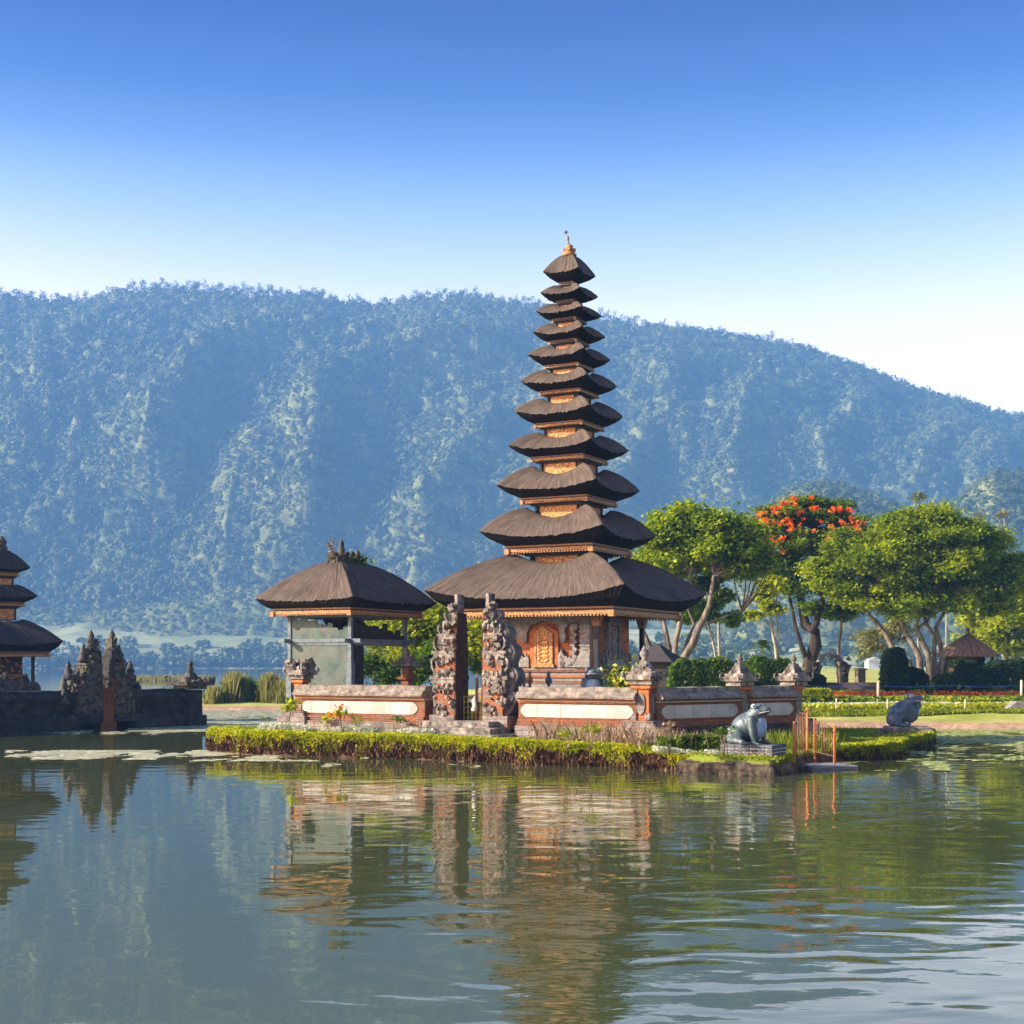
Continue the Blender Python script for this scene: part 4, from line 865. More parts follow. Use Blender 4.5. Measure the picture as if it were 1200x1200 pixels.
r_.build('drapery_relief', M['relief'], pg)
r_ = MB(); r_.box((1.24, yf - .12, relz(4.2)), (.14, .2, 1.7))
for i in range(9): r_.box((1.24 + (.05 if i % 2 else -.05), yf - .2, relz(3.6 + i * .15)), (.20, .14, .11), ry=.5)
r_.box((1.24, yf - .14, relz(4.95)), (.34, .26, .2)); r_.build('zigzag_pilaster', M['relief'], pg)
r_ = MB(); r_.box((1.73, yf - .1, relz(4.3)), (.42, .22, 2.1))
for i in range(7): r_.box((1.73, yf - .14, relz(4.0 + i * .19)), (.5, .24, .08))
r_.prism([(1.2, relz(3.3)), (1.96, relz(3.3)), (1.96, relz(4.1)), (1.55, relz(3.95))], yf - .26, yf); r_.build('banded_pilaster', M['relief'], pg)
r_ = MB()
for (x0, x1, h_) in ((.5, .95, .62), (.95, 1.3, .45), (-1.35, -.85, .62), (-1.93, -1.35, .85), (.6, .8, .75)):
    r_.prism([(x0, relz(3.3)), (x1, relz(3.3)), (x1, relz(3.3 + h_ * .6)), (x1 - .08, relz(3.3 + h_ * .75)), ((x0 + x1) / 2, relz(3.3 + h_ * .65)), (x0 + .06, relz(3.3 + h_)), (x0, relz(3.3 + h_ * .8))], yf - .2, yf)
carve(r_, .5, 1.3, relz(3.35), relz(3.7), yf - .12, 14, .15, 3); carve(r_, -1.9, -.9, relz(3.35), relz(3.9), yf - .1, 20, .17, 4); r_.build('foot_relief', M['relief'], pg)
# right (shaded) face, local x=+1.93
xf = 1.93; RX = Matrix.Rotation(R(90), 4, 'Z')
r_ = MB()
for (x0, x1, z0, z1, o_) in ((-.62, -.5, 3.6, 5.1, .2), (.5, .62, 3.6, 5.1, .2), (-.5, .5, 3.6, 5.0, .08), (-.75, .75, 5.05, 5.2, .22), (-.5, .5, 5.2, 5.4, .2), (-.9, .9, 3.3, 3.62, .24)):
    r_.prism([(x0, relz(z0)), (x1, relz(z0)), (x1, relz(z1)), (x0, relz(z1))], -xf - o_, -xf + .02, RX)
for sg in (-1, 1):
    for (x, z, s) in ((.7, 3.55, .5), (1.05, 3.35, .55), (1.5, 3.3, .6), (.55, 4.5, .4)): r_.prism([(sg * (x + a * s * .8), relz(z) + b * s) for a, b in curl(.5, 1.0)], -xf - .22, -xf, RX)
carve(r_, -.42, .42, relz(3.7), relz(4.9), xf + .07, 60, .12, 12, out=1, axis='x'); carve(r_, -1.7, 1.7, relz(3.32), relz(3.75), xf + .05, 46, .17, 13, out=1, axis='x')
r_.build('false_door_relief', M['relief'], pg)

# ------------------------------------------------------------------ pavilion
pc = Vector((X_(410.5, 58.5), 58.5, 0)); A_, B_ = 4.1, 5.7
pc2 = pc - U * (A_ / 2) + V * (B_ / 2)
pv = empty('pavilion', (pc2.x, pc2.y, 2.0), ROT); tag(pv, 'open thatched pavilion with broken teal panels left of the pagoda', 'pavilion')
zt = Z_(711.5, 58.5) - 2.0
def pavroof():
    hx, hy = A_ / 2 + .48, B_ / 2 + .50
    roof(pv, hx, hy, A_ / 2, B_ / 2, .04, .85, zt, zt + .42, zt + .28, zt + 2.15, zt + 2.15, seg=56, power=1.5, seed=44, inset=.03, top=True, fuzz=.018)
pavroof(); trim(pv, A_ / 2, B_ / 2, zt, .95)
pxh, pyh = A_ / 2 - .48, B_ / 2 - .72
k_ = 0
for sx_ in (-1, 1):
    for sy_ in (-1, 1):
        c = MB(); c.box((sx_ * pxh, sy_ * pyh, zt / 2 - .1), (.17, .17, zt - .1)); c.box((sx_ * pxh, sy_ * pyh, .75), (.26, .26, 1.5)); c.build('post', M['teal2'], pv, .015)
zm = Z_(750, 58.2) - 2.0
mb = MB()
for sy_ in (-1, 1): mb.box((0, sy_ * (pyh + .0), zm), (2 * pxh + 1.1, .2, .16)); mb.box((0, sy_ * pyh, zm - .14), (2 * pxh - .2, .12, .09))
mb.build('rail', M['teal2'], pv, .01)
mb = MB()
for sx_ in (-1, 1): mb.box((sx_ * (pxh + .0), 0, zm + .002), (.2, 2 * pyh + 1.1, .155)); mb.box((sx_ * pxh, 0, zm - .15), (.12, 2 * pyh - .2, .1))
mb.build('rail', M['teal2'], pv, .01)
mb = MB(); ring(mb, pxh + .12, pyh + .12, zt - .38, zt - .28, .2); mb.build('tie_beam', M['teal2'], pv)
mb = MB(); mb.box((0, -pyh, zm / 2), (2 * pxh - .15, .06, zm)); mb.build('wall_panel', M['teal'], pv)
def jag(x0, x1, z0, hs, seed):
    rg = random.Random(seed); o = [(x0, z0)]; n = len(hs); pts = []
    for i, h in enumerate(hs):
        a = x0 + (x1 - x0) * i / n; b = x0 + (x1 - x0) * (i + 1) / n; j = rg.uniform(-.02, .02)
        pts += [(a, z0 + h - .05), (a + (b - a) * .2, z0 + h + j), (b - (b - a) * .2, z0 + h - j), (b, z0 + h - .05)]
    return [(x0, z0)] + pts + [(x1, z0)]
hT = zt - zm - .45
mb = MB(); mb.prism(jag(-pxh + .08, pxh - .08, zm + .06, [.96, .86, .92, .80, .84, .66, .60, .70, .50, .40, .56], 4), -pyh - .03, -pyh + .03); mb.build('broken_panel', M['teal'], pv)
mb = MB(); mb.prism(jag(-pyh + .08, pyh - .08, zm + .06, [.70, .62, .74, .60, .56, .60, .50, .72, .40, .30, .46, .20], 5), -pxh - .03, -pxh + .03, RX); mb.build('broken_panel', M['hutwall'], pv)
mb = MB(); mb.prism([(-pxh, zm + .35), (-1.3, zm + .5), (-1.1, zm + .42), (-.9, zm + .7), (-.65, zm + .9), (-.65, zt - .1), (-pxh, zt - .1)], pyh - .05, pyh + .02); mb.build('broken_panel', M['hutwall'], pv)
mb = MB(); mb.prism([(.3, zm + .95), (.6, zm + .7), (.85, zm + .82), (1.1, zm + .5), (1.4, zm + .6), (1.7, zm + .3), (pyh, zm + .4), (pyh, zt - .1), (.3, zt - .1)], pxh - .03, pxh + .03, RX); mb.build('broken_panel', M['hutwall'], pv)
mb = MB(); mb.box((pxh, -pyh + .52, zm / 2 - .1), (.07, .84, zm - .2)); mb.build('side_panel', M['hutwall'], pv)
mb = MB(); mb.box((.2, .2, .02), (A_ - 1.3, B_ - 1.6, .5)); mb.build('floor_base', M['stonepale'], pv)
# roof ornament and plants on the ridge
orn = MB(); zz = zt + 2.12
orn.box((0, -.2, zz + .05), (.5, 2.0, .28)); orn.lathe((0, -.55, zz + .1), [(.22, 0), (.24, .12), (.14, .3), (.17, .4), (.10, .55), (.12, .68), (.05, .82), (.02, .9)], 8); orn.ball((.0, .25, zz + .3), (.16, .2, .22), 7, 5); orn.ball((0, .68, zz + .34), (.14, .16, .26), 7, 5); orn.ball((0, -1.0, zz + .2), (.14, .2, .2), 7, 5)
carve(orn, -1.1, .8, zz, zz + .35, .22, 20, .15, 6, out=1, axis='x'); orn.build('ridge_ornament', M['mossstone'], pv)
rg = np.random.default_rng(5); P = rg.normal(0, 1, (500, 3)) * np.array([.22, .6, .10]) + np.array([0, .2, zz + .12]); link('ridge_moss', leaves_mesh(P, .1, rg, .4), M['leafG'], pv)
P = rg.normal(0, 1, (160, 3)) * np.array([.10, .12, .30]) + np.array([-.1, -1.15, zz + .35]); link('ridge_weed', leaves_mesh(P, .08, rg, .2), M['dry'], pv)

# ------------------------------------------------------------------ frogs
def remeshed(mb, vox, name):
    me = mb.mesh('tmp'); o = bpy.data.objects.new('tmp', me); C.objects.link(o)
    r = o.modifiers.new('r', 'REMESH'); r.mode = 'VOXEL'; r.voxel_size = vox; s = o.modifiers.new('s', 'SMOOTH'); s.iterations = 5; s.factor = .6
    dg = bpy.context.evaluated_depsgraph_get(); dg.update(); m2 = bpy.data.meshes.new_from_object(o.evaluated_get(dg)); bpy.data.objects.remove(o); m2.name = name
    for p in m2.polygons: p.use_smooth = True
    return m2
def cap(mb, a, b, ra, rb, n=10):
    a, b = Vector(a), Vector(b); mb.tube([a, a.lerp(b, .33), a.lerp(b, .66), b], [ra, ra * .67 + rb * .33, ra * .33 + rb * .67, rb], n); mb.ball(a, ra, 10, 8); mb.ball(b, rb, 10, 8)
def frog(loc, rz, S, label, m, pray=False, belly='belly'):
    o = empty('frog_statue', loc, rz); tag(o, label, 'frog statue')
    b = MB(); t = Matrix.Rotation(R(-38), 3, 'Y')
    b.ball((-.10, 0, .40), (.40, .31, .30), 20, 14, t); b.ball((.10, 0, .50), (.25, .27, .30), 18, 12); b.ball((.20, 0, .72), (.27, .25, .15), 18, 12, Matrix.Rotation(R(-12), 3, 'Y')); b.ball((.36, 0, .77), (.17, .17, .10), 14, 10, Matrix.Rotation(R(-18), 3, 'Y')); b.ball((.16, 0, .40), (.20, .25, .32), 16, 12)
    for s in (-1, 1):
        b.ball((-.26, s * .27, .22), (.24, .13, .22), 16, 12, Matrix.Rotation(R(-20), 3, 'Y')); cap(b, (-.34, s * .3, .10), (.0, s * .36, .055), .09, .06); b.ball((.06, s * .37, .035), (.14, .09, .04), 10, 8)
        b.ball((.17, s * .15, .86), .085, 12, 10)
        if pray: cap(b, (.14, s * .24, .56), (.30, s * .26, .40), .085, .06); cap(b, (.30, s * .26, .40), (.42, s * .05, .56), .06, .045); b.ball((.44, s * .035, .60), (.05, .035, .10), 8, 6)
        else:
            cap(b, (.14, s * .25, .56), (.20, s * .30, .30), .10, .075); cap(b, (.20, s * .30, .30), (.24, s * .29, .06), .075, .055)
            for k in (-1, 0, 1): cap(b, (.25, s * .29, .04), (.39, s * (.29 + k * .07), .025), .035, .022, 6)
    b.v = [tuple(Vector(v) * S) for v in b.v]
    link('body', remeshed(b, .018 * S, 'body'), M[m], o)
    e = MB(); e.ball((.255 * S, 0, .41 * S), (.155 * S, .205 * S, .27 * S), 14, 10); e.build('belly', M[belly], o)
    e = MB(); pts = []
    for i in range(15):
        a = R(-105 + 15 * i); pts.append(Vector((.30 + .245 * math.cos(a), .205 * math.sin(a), .715 + .05 * math.cos(a))) * S)
    e.tube(pts, .012 * S, 5); e.build('mouth', M['pink'], o)
    for s in (-1, 1):
        e = MB(); e.ball((.20 * S, s * .20 * S, .875 * S), .055 * S, 10, 8); ey = e.build('eye', M['white'], o)
        e = MB(); e.ball((.215 * S, s * .245 * S, .88 * S), .025 * S, 8, 6); e.build('pupil', M['pupil'], ey)
    return o
def brick_plinth(p, rz, a, b, h, label, m='frogdark'):
    o = empty('brick_plinth', p, rz); tag(o, label, 'plinth'); rg = random.Random(3); cs_ = 4; ch = h / cs_
    c = MB(); c.box((0, 0, h / 2 - .1), (a - .06, b - .06, h + .18)); c.build('core', M['white'], o); br = MB()
    for r_ in range(cs_):
        z = ch * (r_ + .5)
        for (L_, q, ax) in ((a, b, 0), (b, a, 1)):
            n = max(3, int(L_ / .24)); off = .5 * (r_ % 2)
            for i in range(n):
                s = -L_ / 2 + (i + .5) * L_ / n
                for sg in (-1, 1):
                    p_ = (s, sg * (q / 2 - .02), z); d_ = (L_ / n * .88, .07, ch * .74)
                    if ax: p_ = (p_[1], p_[0], p_[2]); d_ = (d_[1], d_[0], d_[2])
                    br.box(p_, d_)
    br.box((0, 0, h - .0), (a, b, .05)); br.build('bricks', M['stone'] if m is None else M[m], o, .008)
    return o
M['brickgrey'] = mat('grey_blue_brick', (.07, .075, .09), (.16, .165, .18), 5, .9, .01, 20)
fD = 44.6; fp = Vector((X_(884, fD), fD + .2, .44))
brick_plinth(fp, R(-32), 1.75, 1.15, .42, 'grey brick plinth with white joints under the painted frog', 'brickgrey')
frog(fp + Vector((-.12, .0, .44)), R(-34), 1.38, 'large grey green frog statue with pale blue belly beside the orange gate', 'frog')
f2 = Vector((X_(1061, 60.6), 60.6, .36)); o = empty('stone_slab', f2, R(-10)); tag(o, 'low dark stone slab under the praying frog', 'slab')
mb = MB(); mb.box((.0, 0, .12), (2.2, 1.3, .36)); mb.box((.05, -.1, .34), (1.9, 1.1, .12)); mb.build('slab_block', M['stone'], o, .05)
frog(f2 + Vector((-.05, 0, .39)), R(-18), 1.50, 'dark blue frog statue with front legs held together on the island tip', 'frogdark', True, 'frogdark')
f3 = at(697, 800, 53.6); frog(Vector((f3.x, 53.6, 1.98)), R(-100), 1.42, 'dark green frog statue peering over the courtyard wall', 'frogdark')

# orange metal gate leaves
def bar_gate(pa, pb, ha, hb, label, arch=True, n=8):
    pa, pb = Vector(pa), Vector(pb); o = empty('metal_gate', pa, 0); tag(o, label, 'gate'); q = pb - pa
    for (p, h) in ((Vector((0, 0, 0)), ha), (q, hb)):
        m = MB(); m.tube([p - Vector((0, 0, .6)), p + Vector((0, 0, h))], .045, 8); m.ball(p + Vector((0, 0, h)), .05, 8, 6); m.build('gate_post', M['rail'], o)
    m = MB(); pts = []
    for i in range(17):
        t = i / 16; z = (ha + (hb - ha) * t) - .06 + (.26 * math.sin(t * math.pi * 2 - .6) * (1 - t) if arch else 0); pts.append(q * t + Vector((0, 0, z)))
    m.tube(pts, .022, 6); m.tube([Vector((0, 0, .2)), q + Vector((0, 0, .2))], .018, 6); m.tube([Vector((0, 0, ha * .6)), q + Vector((0, 0, hb * .6))], .012, 6)
    for i in range(1, n):
        t = i / n; z = pts[int(t * 16)].z; m.tube([q * t + Vector((0, 0, .2)), q * t + Vector((0, 0, z))], .016, 5)
    m.build('bars', M['rust'], o); return o
bar_gate((X_(931, 45.2), 45.2, .12), (X_(946, 47.6), 47.6, .30), 1.42, 1.62, 'nearest orange metal gate leaf, curved top rail, right of the frog')
bar_gate((X_(955, 47.4), 47.4, .28), (X_(978, 46.4), 46.4, .18), 1.28, 1.18, 'flat topped orange metal gate leaf nearer to the island tip', False)
o = empty('landing_slab', (X_(965, 46.5), 46.4, .05), R(15)); tag(o, 'pale wet stone slab at the water below the orange gate', 'slab'); mb = MB(); mb.box((.0, 0, .0), (1.7, 1.5, .14)); mb.build('slab_block', M['stonepale'], o, .04)
for i, (a, b, s, lb) in enumerate(((812, 905, .75, 'kerb stone where the planted edging ends'), (838, 907, .85, 'long flat kerb stone left of the frog plinth'), (862, 908, .8, 'kerb stone left below the painted frog'), (888, 909, .9, 'broad mossy kerb stone below the frog plinth'), (913, 907, .75, 'rounded kerb stone at the right corner of the front edge'),
        (932, 902, .5, 'small kerb stone at the foot of the orange gate'))):
    x, d_ = wp(a, b); mb = MB(); random.seed(i + 40); mb.box((0, 0, 0), (s * 1.35, .6, .50), taper=.86); o = mb.build('kerb_stone', M['kerb'], None, .14); o.location = (x, d_ + .16, .10 + random.uniform(-.03, .04)); o.rotation_euler = (0, random.uniform(-.1, .1), random.uniform(-.3, .3)); tag(o, lb, 'stone')

# small courtyard things
def shrine(p, S, label, m1, m2):
    o = empty('small_shrine', p, ROT); tag(o, label, 'shrine'); b = MB(); b.box((0, 0, .3), (.5 * S, .5 * S, 1.0)); b.box((0, 0, .86), (.8 * S, .8 * S, .14)); b.build('base', M[m1], o, .02)
    b = MB(); b.box((0, 0, 1.15 * 1), (.45 * S, .45 * S, .5)); b.build('cella', M[m1], o)
    b = MB(); b.box((0, 0, 1.5), (1.25 * S, 1.25 * S, .2), taper=.7); b.box((0, 0, 1.7), (.8 * S, .8 * S, .25), taper=.5); b.lathe((0, 0, 1.8), [(.16 * S, 0), (.1 * S, .15), (.15 * S, .25), (.05 * S, .42), (.02, .5)], 8)
    for sx_ in (-1, 1):
        for sy_ in (-1, 1): b.prism([(a * 1.0, c_) for a, c_ in curl(.22 * S, .4)], -.05, .05, Matrix.Translation((sx_ * .55 * S, sy_ * .55 * S, 1.42)) @ Matrix.Rotation(math.atan2(sy_, sx_), 4, 'Z'))
    b.build('roof', M[m2], o)
shrine(Vector((X_(477, 62.5), 62.5, 1.95)), .8, 'small brown stone shrine right of the pavilion posts', 'orange2', 'plinth')
def offering(px, py, d, h, r, m, label):
    p = at(px, py, d); mb = MB(); mb.lathe((0, 0, 0), [(r * .5, -.8), (r * .5, -.02), (r, 0), (r * 1.1, h * .3), (r * .5, h * .6), (r * .6, h * .75), (.01, h)], 9); o = mb.build('offering_cone', M[m]); o.location = p; tag(o, label, 'offering')
offering(621, 800, 54.5, .45, .11, 'gold', 'gold coloured offering cone right of the gate wings')
offering(643, 801, 54.5, .5, .13, 'frog', 'dark green small statue below the gilded door')
offering(614, 800, 55, .4, .11, 'relief', 'pale stone offering cone next to the gate wings')
rg = np.random.default_rng(8); o = empty('flower_bush', (X_(733, 52.6), 52.6, 1.95)); tag(o, 'yellow flowering bush behind the wall beside the corner pillar', 'bush')
P = rg.normal(0, 1, (900, 3)) * np.array([.36, .3, .34]) + np.array([0, 0, .72]); link('foliage', leaves_mesh(P, .11, rg, .4), M['leafG'], o); P = rg.normal(0, 1, (260, 3)) * np.array([.36, .3, .3]) + np.array([0, -.1, .85]); link('blossom', leaves_mesh(P, .11, rg, .4), M['yellowbloom'], o)

# ------------------------------------------------------------------ left temple
LA, LB = Vector((X_(-90, 65.5), 65.5)), Vector((X_(229, 79.0), 79.0)); LR = math.atan2((LB - LA).y, (LB - LA).x)
LA = LB - Vector((math.cos(LR), math.sin(LR))) * 30; 
def ll(px): return wl_px(px, Vector((X_(0, 69.2), 69.2)), LB)
LR = math.atan2((LB - ll(0)).y, (LB - ll(0)).x)
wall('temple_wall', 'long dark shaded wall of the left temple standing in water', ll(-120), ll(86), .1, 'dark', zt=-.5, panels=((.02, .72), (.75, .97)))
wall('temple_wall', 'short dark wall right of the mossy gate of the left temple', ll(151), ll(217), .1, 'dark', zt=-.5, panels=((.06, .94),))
def gate2(px, mir, label, tall, wide, z=.4):
    p = ll(px); return gate_half(p, LR, mir, label, z, mats=('darkstone', 'mossstone', 'mossstone'), wide=wide, dep=1.2, tall=tall, old=True)
gate2(112, -1, 'left mossy tower of the old split gate at the left temple', 4.35, 1.75)
gate2(127, 1, 'right mossy tower of the old split gate, slimmer, plants on its peak', 4.4, 1.5)
o = empty('timber_door', (ll(120).x, ll(120).y, .1), LR); tag(o, 'rusty brown carved door between the mossy gate towers', 'door')
mb = MB(); mb.box((0, -.5, .95), (.95, .12, 2.3)); mb.build('leaf', M['door'], o); mb = MB(); carve(mb, -.5, .5, 1.2, 2.6, -.58, 40, .16, 8); mb.build('carving', M['door'], o)
p = ll(223); o = empty('wall_pillar', (p.x, p.y, .1), LR); tag(o, 'mossy end pillar of the left temple wall with pointed finial', 'pillar', 'pillars of the temple wall')
mb = MB(); mb.box((0, 0, .9), (.95, .95, 2.0)); mb.box((0, 0, .2), (1.3, 1.3, .6)); mb.build('shaft', M['darkstone'], o, .02)
mb = MB(); mb.box((0, 0, 2.05), (1.3, 1.3, .22)); mb.box((0, 0, 2.25), (1.9, 1.7, .2), taper=1.1); mb.box((0, 0, 2.48), (1.2, 1.2, .28), taper=.6); mb.box((0, 0, 2.7), (.7, .7, .3), taper=.5)
for sx_ in (-1, 1):
    for sy_ in (-1, 1): mb.prism(curl(.3, .5), -.1, .1, Matrix.Translation((sx_ * .8, sy_ * .75, 2.2)) @ Matrix.Rotation(math.atan2(sy_, sx_), 4, 'Z'))
carve(mb, -.9, .9, 2.2, 2.5, -.8, 22, .22, 3); mb.build('capital', M['mossstone'], o)
mb = MB(); mb.lathe((0, 0, 2.8), [(.22, 0), (.16, .15), (.22, .28), (.12, .42), (.17, .52), (.15, .62), (.02, .75)], 9); mb.build('finial', M['mossstone'], o)
# left pagoda
LD = 83.0; lp = empty('pagoda', (X_(2, LD), LD, 1.6), R(-47)); tag(lp, 'small three tier pagoda cut off by the left picture edge', 'pagoda'); lm = LD / F; zr = lambda y, d=LD: Z_(y, d) - 1.6
roof(lp, 73 * lm / 1.41, 73 * lm / 1.41, 57 * lm / 1.41, 57 * lm / 1.41, 17 * lm / 1.41, 17 * lm / 1.41, zr(764), zr(751), zr(756), zr(724), zr(727), 'thatch_far', seg=50, seed=91); trim(lp, 57 * lm / 1.41, 57 * lm / 1.41, zr(764), .9)
neck(lp, 17 * lm / 1.41, zr(727), zr(711), .9)
roof(lp, 43 * lm / 1.41, 43 * lm / 1.41, 27 * lm / 1.41, 27 * lm / 1.41, 14 * lm / 1.41, 14 * lm / 1.41, zr(706), zr(698), zr(701), zr(684), zr(686), 'thatch_far', seg=40, seed=92); trim(lp, 27 * lm / 1.41, 27 * lm / 1.41, zr(706), .75)
neck(lp, 14 * lm / 1.41, zr(686), zr(676), .8)
roof(lp, 34 * lm / 1.41, 34 * lm / 1.41, 20 * lm / 1.41, 20 * lm / 1.41, .1, .1, zr(671), zr(665), zr(668), zr(644), zr(644), 'thatch_far', seg=40, seed=93, top=True, power=1.6); trim(lp, 20 * lm / 1.41, 20 * lm / 1.41, zr(671), .7)
mb = MB(); mb.lathe((0, 0, zr(646)), [(.3, 0), (.34, .2), (.24, .4), (.3, .55), (.18, .75), (.05, .9)], 9); carve(mb, -.2, .2, zr(646), zr(634), -.2, 14, .2, 3); mb.build('crown_ornament', M['mossstone'], lp)
for sx_ in (-1, 1):
    for sy_ in (-1, 1): mb = MB(); mb.box((sx_ * 1.32, sy_ * 1.32, (zr(766)) / 2), (.16, .16, zr(766))); mb.build('post', M['brownwood'], lp)
mb = MB(); mb.box((0, 0, zr(781)), (1.75, 1.75, 1.15)); mb.build('cella', M['brownwood'], lp)
mb = MB(); mb.box((0, 0, zr(792.5)), (2.0, 2.0, .25), taper=1.15); carve(mb, -.9, .9, zr(770), zr(790), .9, 26, .16, 4, out=1, axis='x'); mb.build('gilded_band', M['gold'], lp)
for sx_ in (-1, 1):
    for sy_ in (-1, 1): mb = MB(); mb.box((sx_ * .65, sy_ * .65, zr(800)), (.2, .2, .8)); mb.build('leg', M['blackwood'], lp)
mb = MB(); mb.box((0, 0, .15), (2.9, 2.9, 1.3)); mb.box((0, 0, .85), (2.4, 2.4, .2)); carve(mb, -1.2, 1.2, .6, 1.2, 1.2, 20, .25, 6, out=1, axis='x'); mb.build('plinth', M['mossstone'], lp, .03)
mb = MB(); q = [ll(-120) + Vector((0, .3)), ll(216) + Vector((-.2, .3)), ll(216) + Vector((-10, 13)), ll(-120) + Vector((-10, 13))]; mb.prism([(p.x, p.y) for p in q], 0, 1); o = link('courtyard_floor', mb.mesh('courtyard_floor'), M['darkstone']); tag(o, kind='structure')
for v in o.data.vertices: x, y, z = v.co; v.co = (x, z, -.3 + y * 1.75)
mb = MB(); mb.prism([(-.3, 0), (.3, 0), (.26, .5), (.05, .75), (-.2, .6)], -.12, .12); o = mb.build('standing_stone', M['stonepale']); o.location = at(42, 810, 84); o.location.z -= .2; tag(o, 'pale upright stone behind the dark wall by the pagoda post', 'stone')

# ------------------------------------------------------------------ trees
def tree(name, label, cat, D, base, limbs, lobes, m, bark, n, leaf, seed, group=None, depth=.8, clump=.9, flat=.62, blossom=None, twigs=26, ground=None, cl_n=None):
    rg = np.random.default_rng(seed); gz = landz(X_(base[0], D), D) if ground is None else ground
    b = Vector((X_(base[0], D), D, gz)); o = empty(name, b); tag(o, label, cat, group); k = D / F
    def lc(px, py, dy=0): return Vector(((px - 600) * k - b.x, dy, CH - (py - HZ) * k - gz))
    mb = MB(); tips = []
    for pts, r0, r1 in limbs:
        dy = rg.uniform(-.6, .6); q = []
        for i, (px, py) in enumerate(pts): q.append(lc(px, py, dy * i))
        if pts[0][1] >= base[1] - 6: q[0].z = -.3
        # subdivide with wobble
        r = []; qq = []
        for i in range(len(q) - 1):
            for s in (0, .5): qq.append(q[i].lerp(q[i + 1], s) + Vector(rg.normal(0, r0 * .25, 3)) * (1 if s or i else 0))
        qq.append(q[-1]); r = [r0 + (r1 - r0) * i / (len(qq) - 1) for i in range(len(qq))]
        mb.tube(qq, [x * .78 for x in r], 8, jit=.12); tips += qq[1:]
    # clumps
    cl = []
    tot = sum(a[2] * a[3] for a in lobes)
    N = cl_n or int(tot * k * k * 4.2 / clump ** 2) + 8
    for (px, py, rx_, ry_) in lobes:
        for _ in range(max(3, int(N * rx_ * ry_ / tot))):
            v = rg.normal(0, 1, 3); v /= np.linalg.norm(v); v *= rg.uniform(.25, 1.3) ** .7
            if rg.random() < .6: v[2] = abs(v[2])
            cl.append(np.array(lc(px, py)) + v * np.array([rx_ * k, max(rx_, ry_) * k * depth, ry_ * k]))
    cl = np.array(cl)
    for i in rg.choice(len(cl), min(twigs, len(cl)), replace=False):
        c = Vector(cl[i]); t = min(tips, key=lambda p: (p - c).length * (1 + .5 * (p.z > c.z))); mid = t.lerp(c, .5) + Vector((0, 0, -.12 * (c - t).length)); mb.tube([t, mid, c], [limbs[0][2] * .6, limbs[0][2] * .4, .02], 5)
    mb.build('trunk', M[bark], o)
    idx = rg.integers(0, len(cl), n); v = rg.normal(0, .55, (n, 3))
    cs_ = clump * rg.uniform(.35, 1.2, len(cl))[idx][:, None]
    P = cl[idx] + v * cs_ * np.array([1.15, 1.15, flat]); link('crown', leaves_mesh(P, leaf, rg, .7), M[m], o)
    if blossom:
        zs = cl[:, 2]; bb = []
        for (px, py, rr) in blossom:
            c = np.array(lc(px, py, rg.uniform(-3.4, -1.6))); bb.append(c + rg.normal(0, 1, (20, 3)) * rr * k * np.array([.5, .5, .32]))
        link('blossom', leaves_mesh(np.concatenate(bb), leaf * 1.0, rg, .5), M['bloom'], o)
    return o
# grove right of the pagoda
tree('shade_tree', 'broad dark green tree with a fan of thick pale limbs right behind the pagoda', 'tree', 97, (785, 800), [([(783, 802), (798, 772), (817, 738), (826, 708), (832, 676)], .46, .14), ([(778, 802), (766, 768), (752, 735), (745, 700)], .34, .1), ([(780, 800), (783, 760), (776, 720), (768, 680)], .36, .1), ([(786, 798), (790, 750), (800, 712), (806, 670)], .34, .1), ([(800, 770), (812, 730), (800, 700)], .2, .06), ([(818, 736), (850, 722), (872, 716)], .12, .04)],
     [(785, 632, 34, 20), (825, 622, 36, 16), (860, 630, 28, 20), (835, 655, 50, 22), (775, 660, 24, 20), (880, 662, 24, 18), (800, 600, 14, 6), (770, 612, 12, 8)], 'leafA', 'bark', 80000, .21, 11, clump=.95, twigs=80, cl_n=260)
tree('slender_tree', 'slender pale stemmed tree with flat foliage tufts behind the wall pillar', 'tree', 101, (841, 800), [([(842, 800), (842, 740), (841, 690), (838, 640)], .13, .07), ([(842, 700), (856, 690)], .05, .03), ([(842, 730), (852, 726)], .05, .03)],
     [(850, 700, 14, 6), (836, 708, 8, 5), (856, 727, 9, 5), (846, 672, 16, 8)], 'leafB', 'barkpale', 5200, .26, 12, clump=.5, twigs=8)
tree('slender_tree', 'leaning pale stemmed young tree left of the straight slender one', 'tree', 99, (846, 800), [([(846, 800), (838, 760), (832, 730), (829, 690), (826, 660)], .13, .06), ([(838, 745), (829, 738)], .04, .02)],
     [(826, 714, 12, 7), (815, 722, 9, 5), (834, 722, 8, 6), (804, 724, 6, 4), (826, 686, 10, 8)], 'leafB', 'barkpale', 5600, .26, 13, clump=.5, twigs=8)
bl = [(912 + i * 0, 0, 0) for i in range(0)]
rgb = random.Random(4); bl = []
for _ in range(80):
    a = rgb.uniform(-1, 1); bl.append((940 + a * 60 + rgb.uniform(-3, 3), 589 + abs(a) ** 2 * 24 + rgb.uniform(-5, 18) + rgb.random() ** 3 * 34, rgb.uniform(1.7, 3.3)))
bl += [(885, 606, 4), (892, 612, 5), (1003, 616, 4), (978, 618, 4), (968, 603, 5), (902, 637, 5), (909, 634, 4), (912, 648, 4), (898, 646, 5), (961, 628, 3.5), (960, 636, 3), (984, 621, 4), (888, 615, 4)]
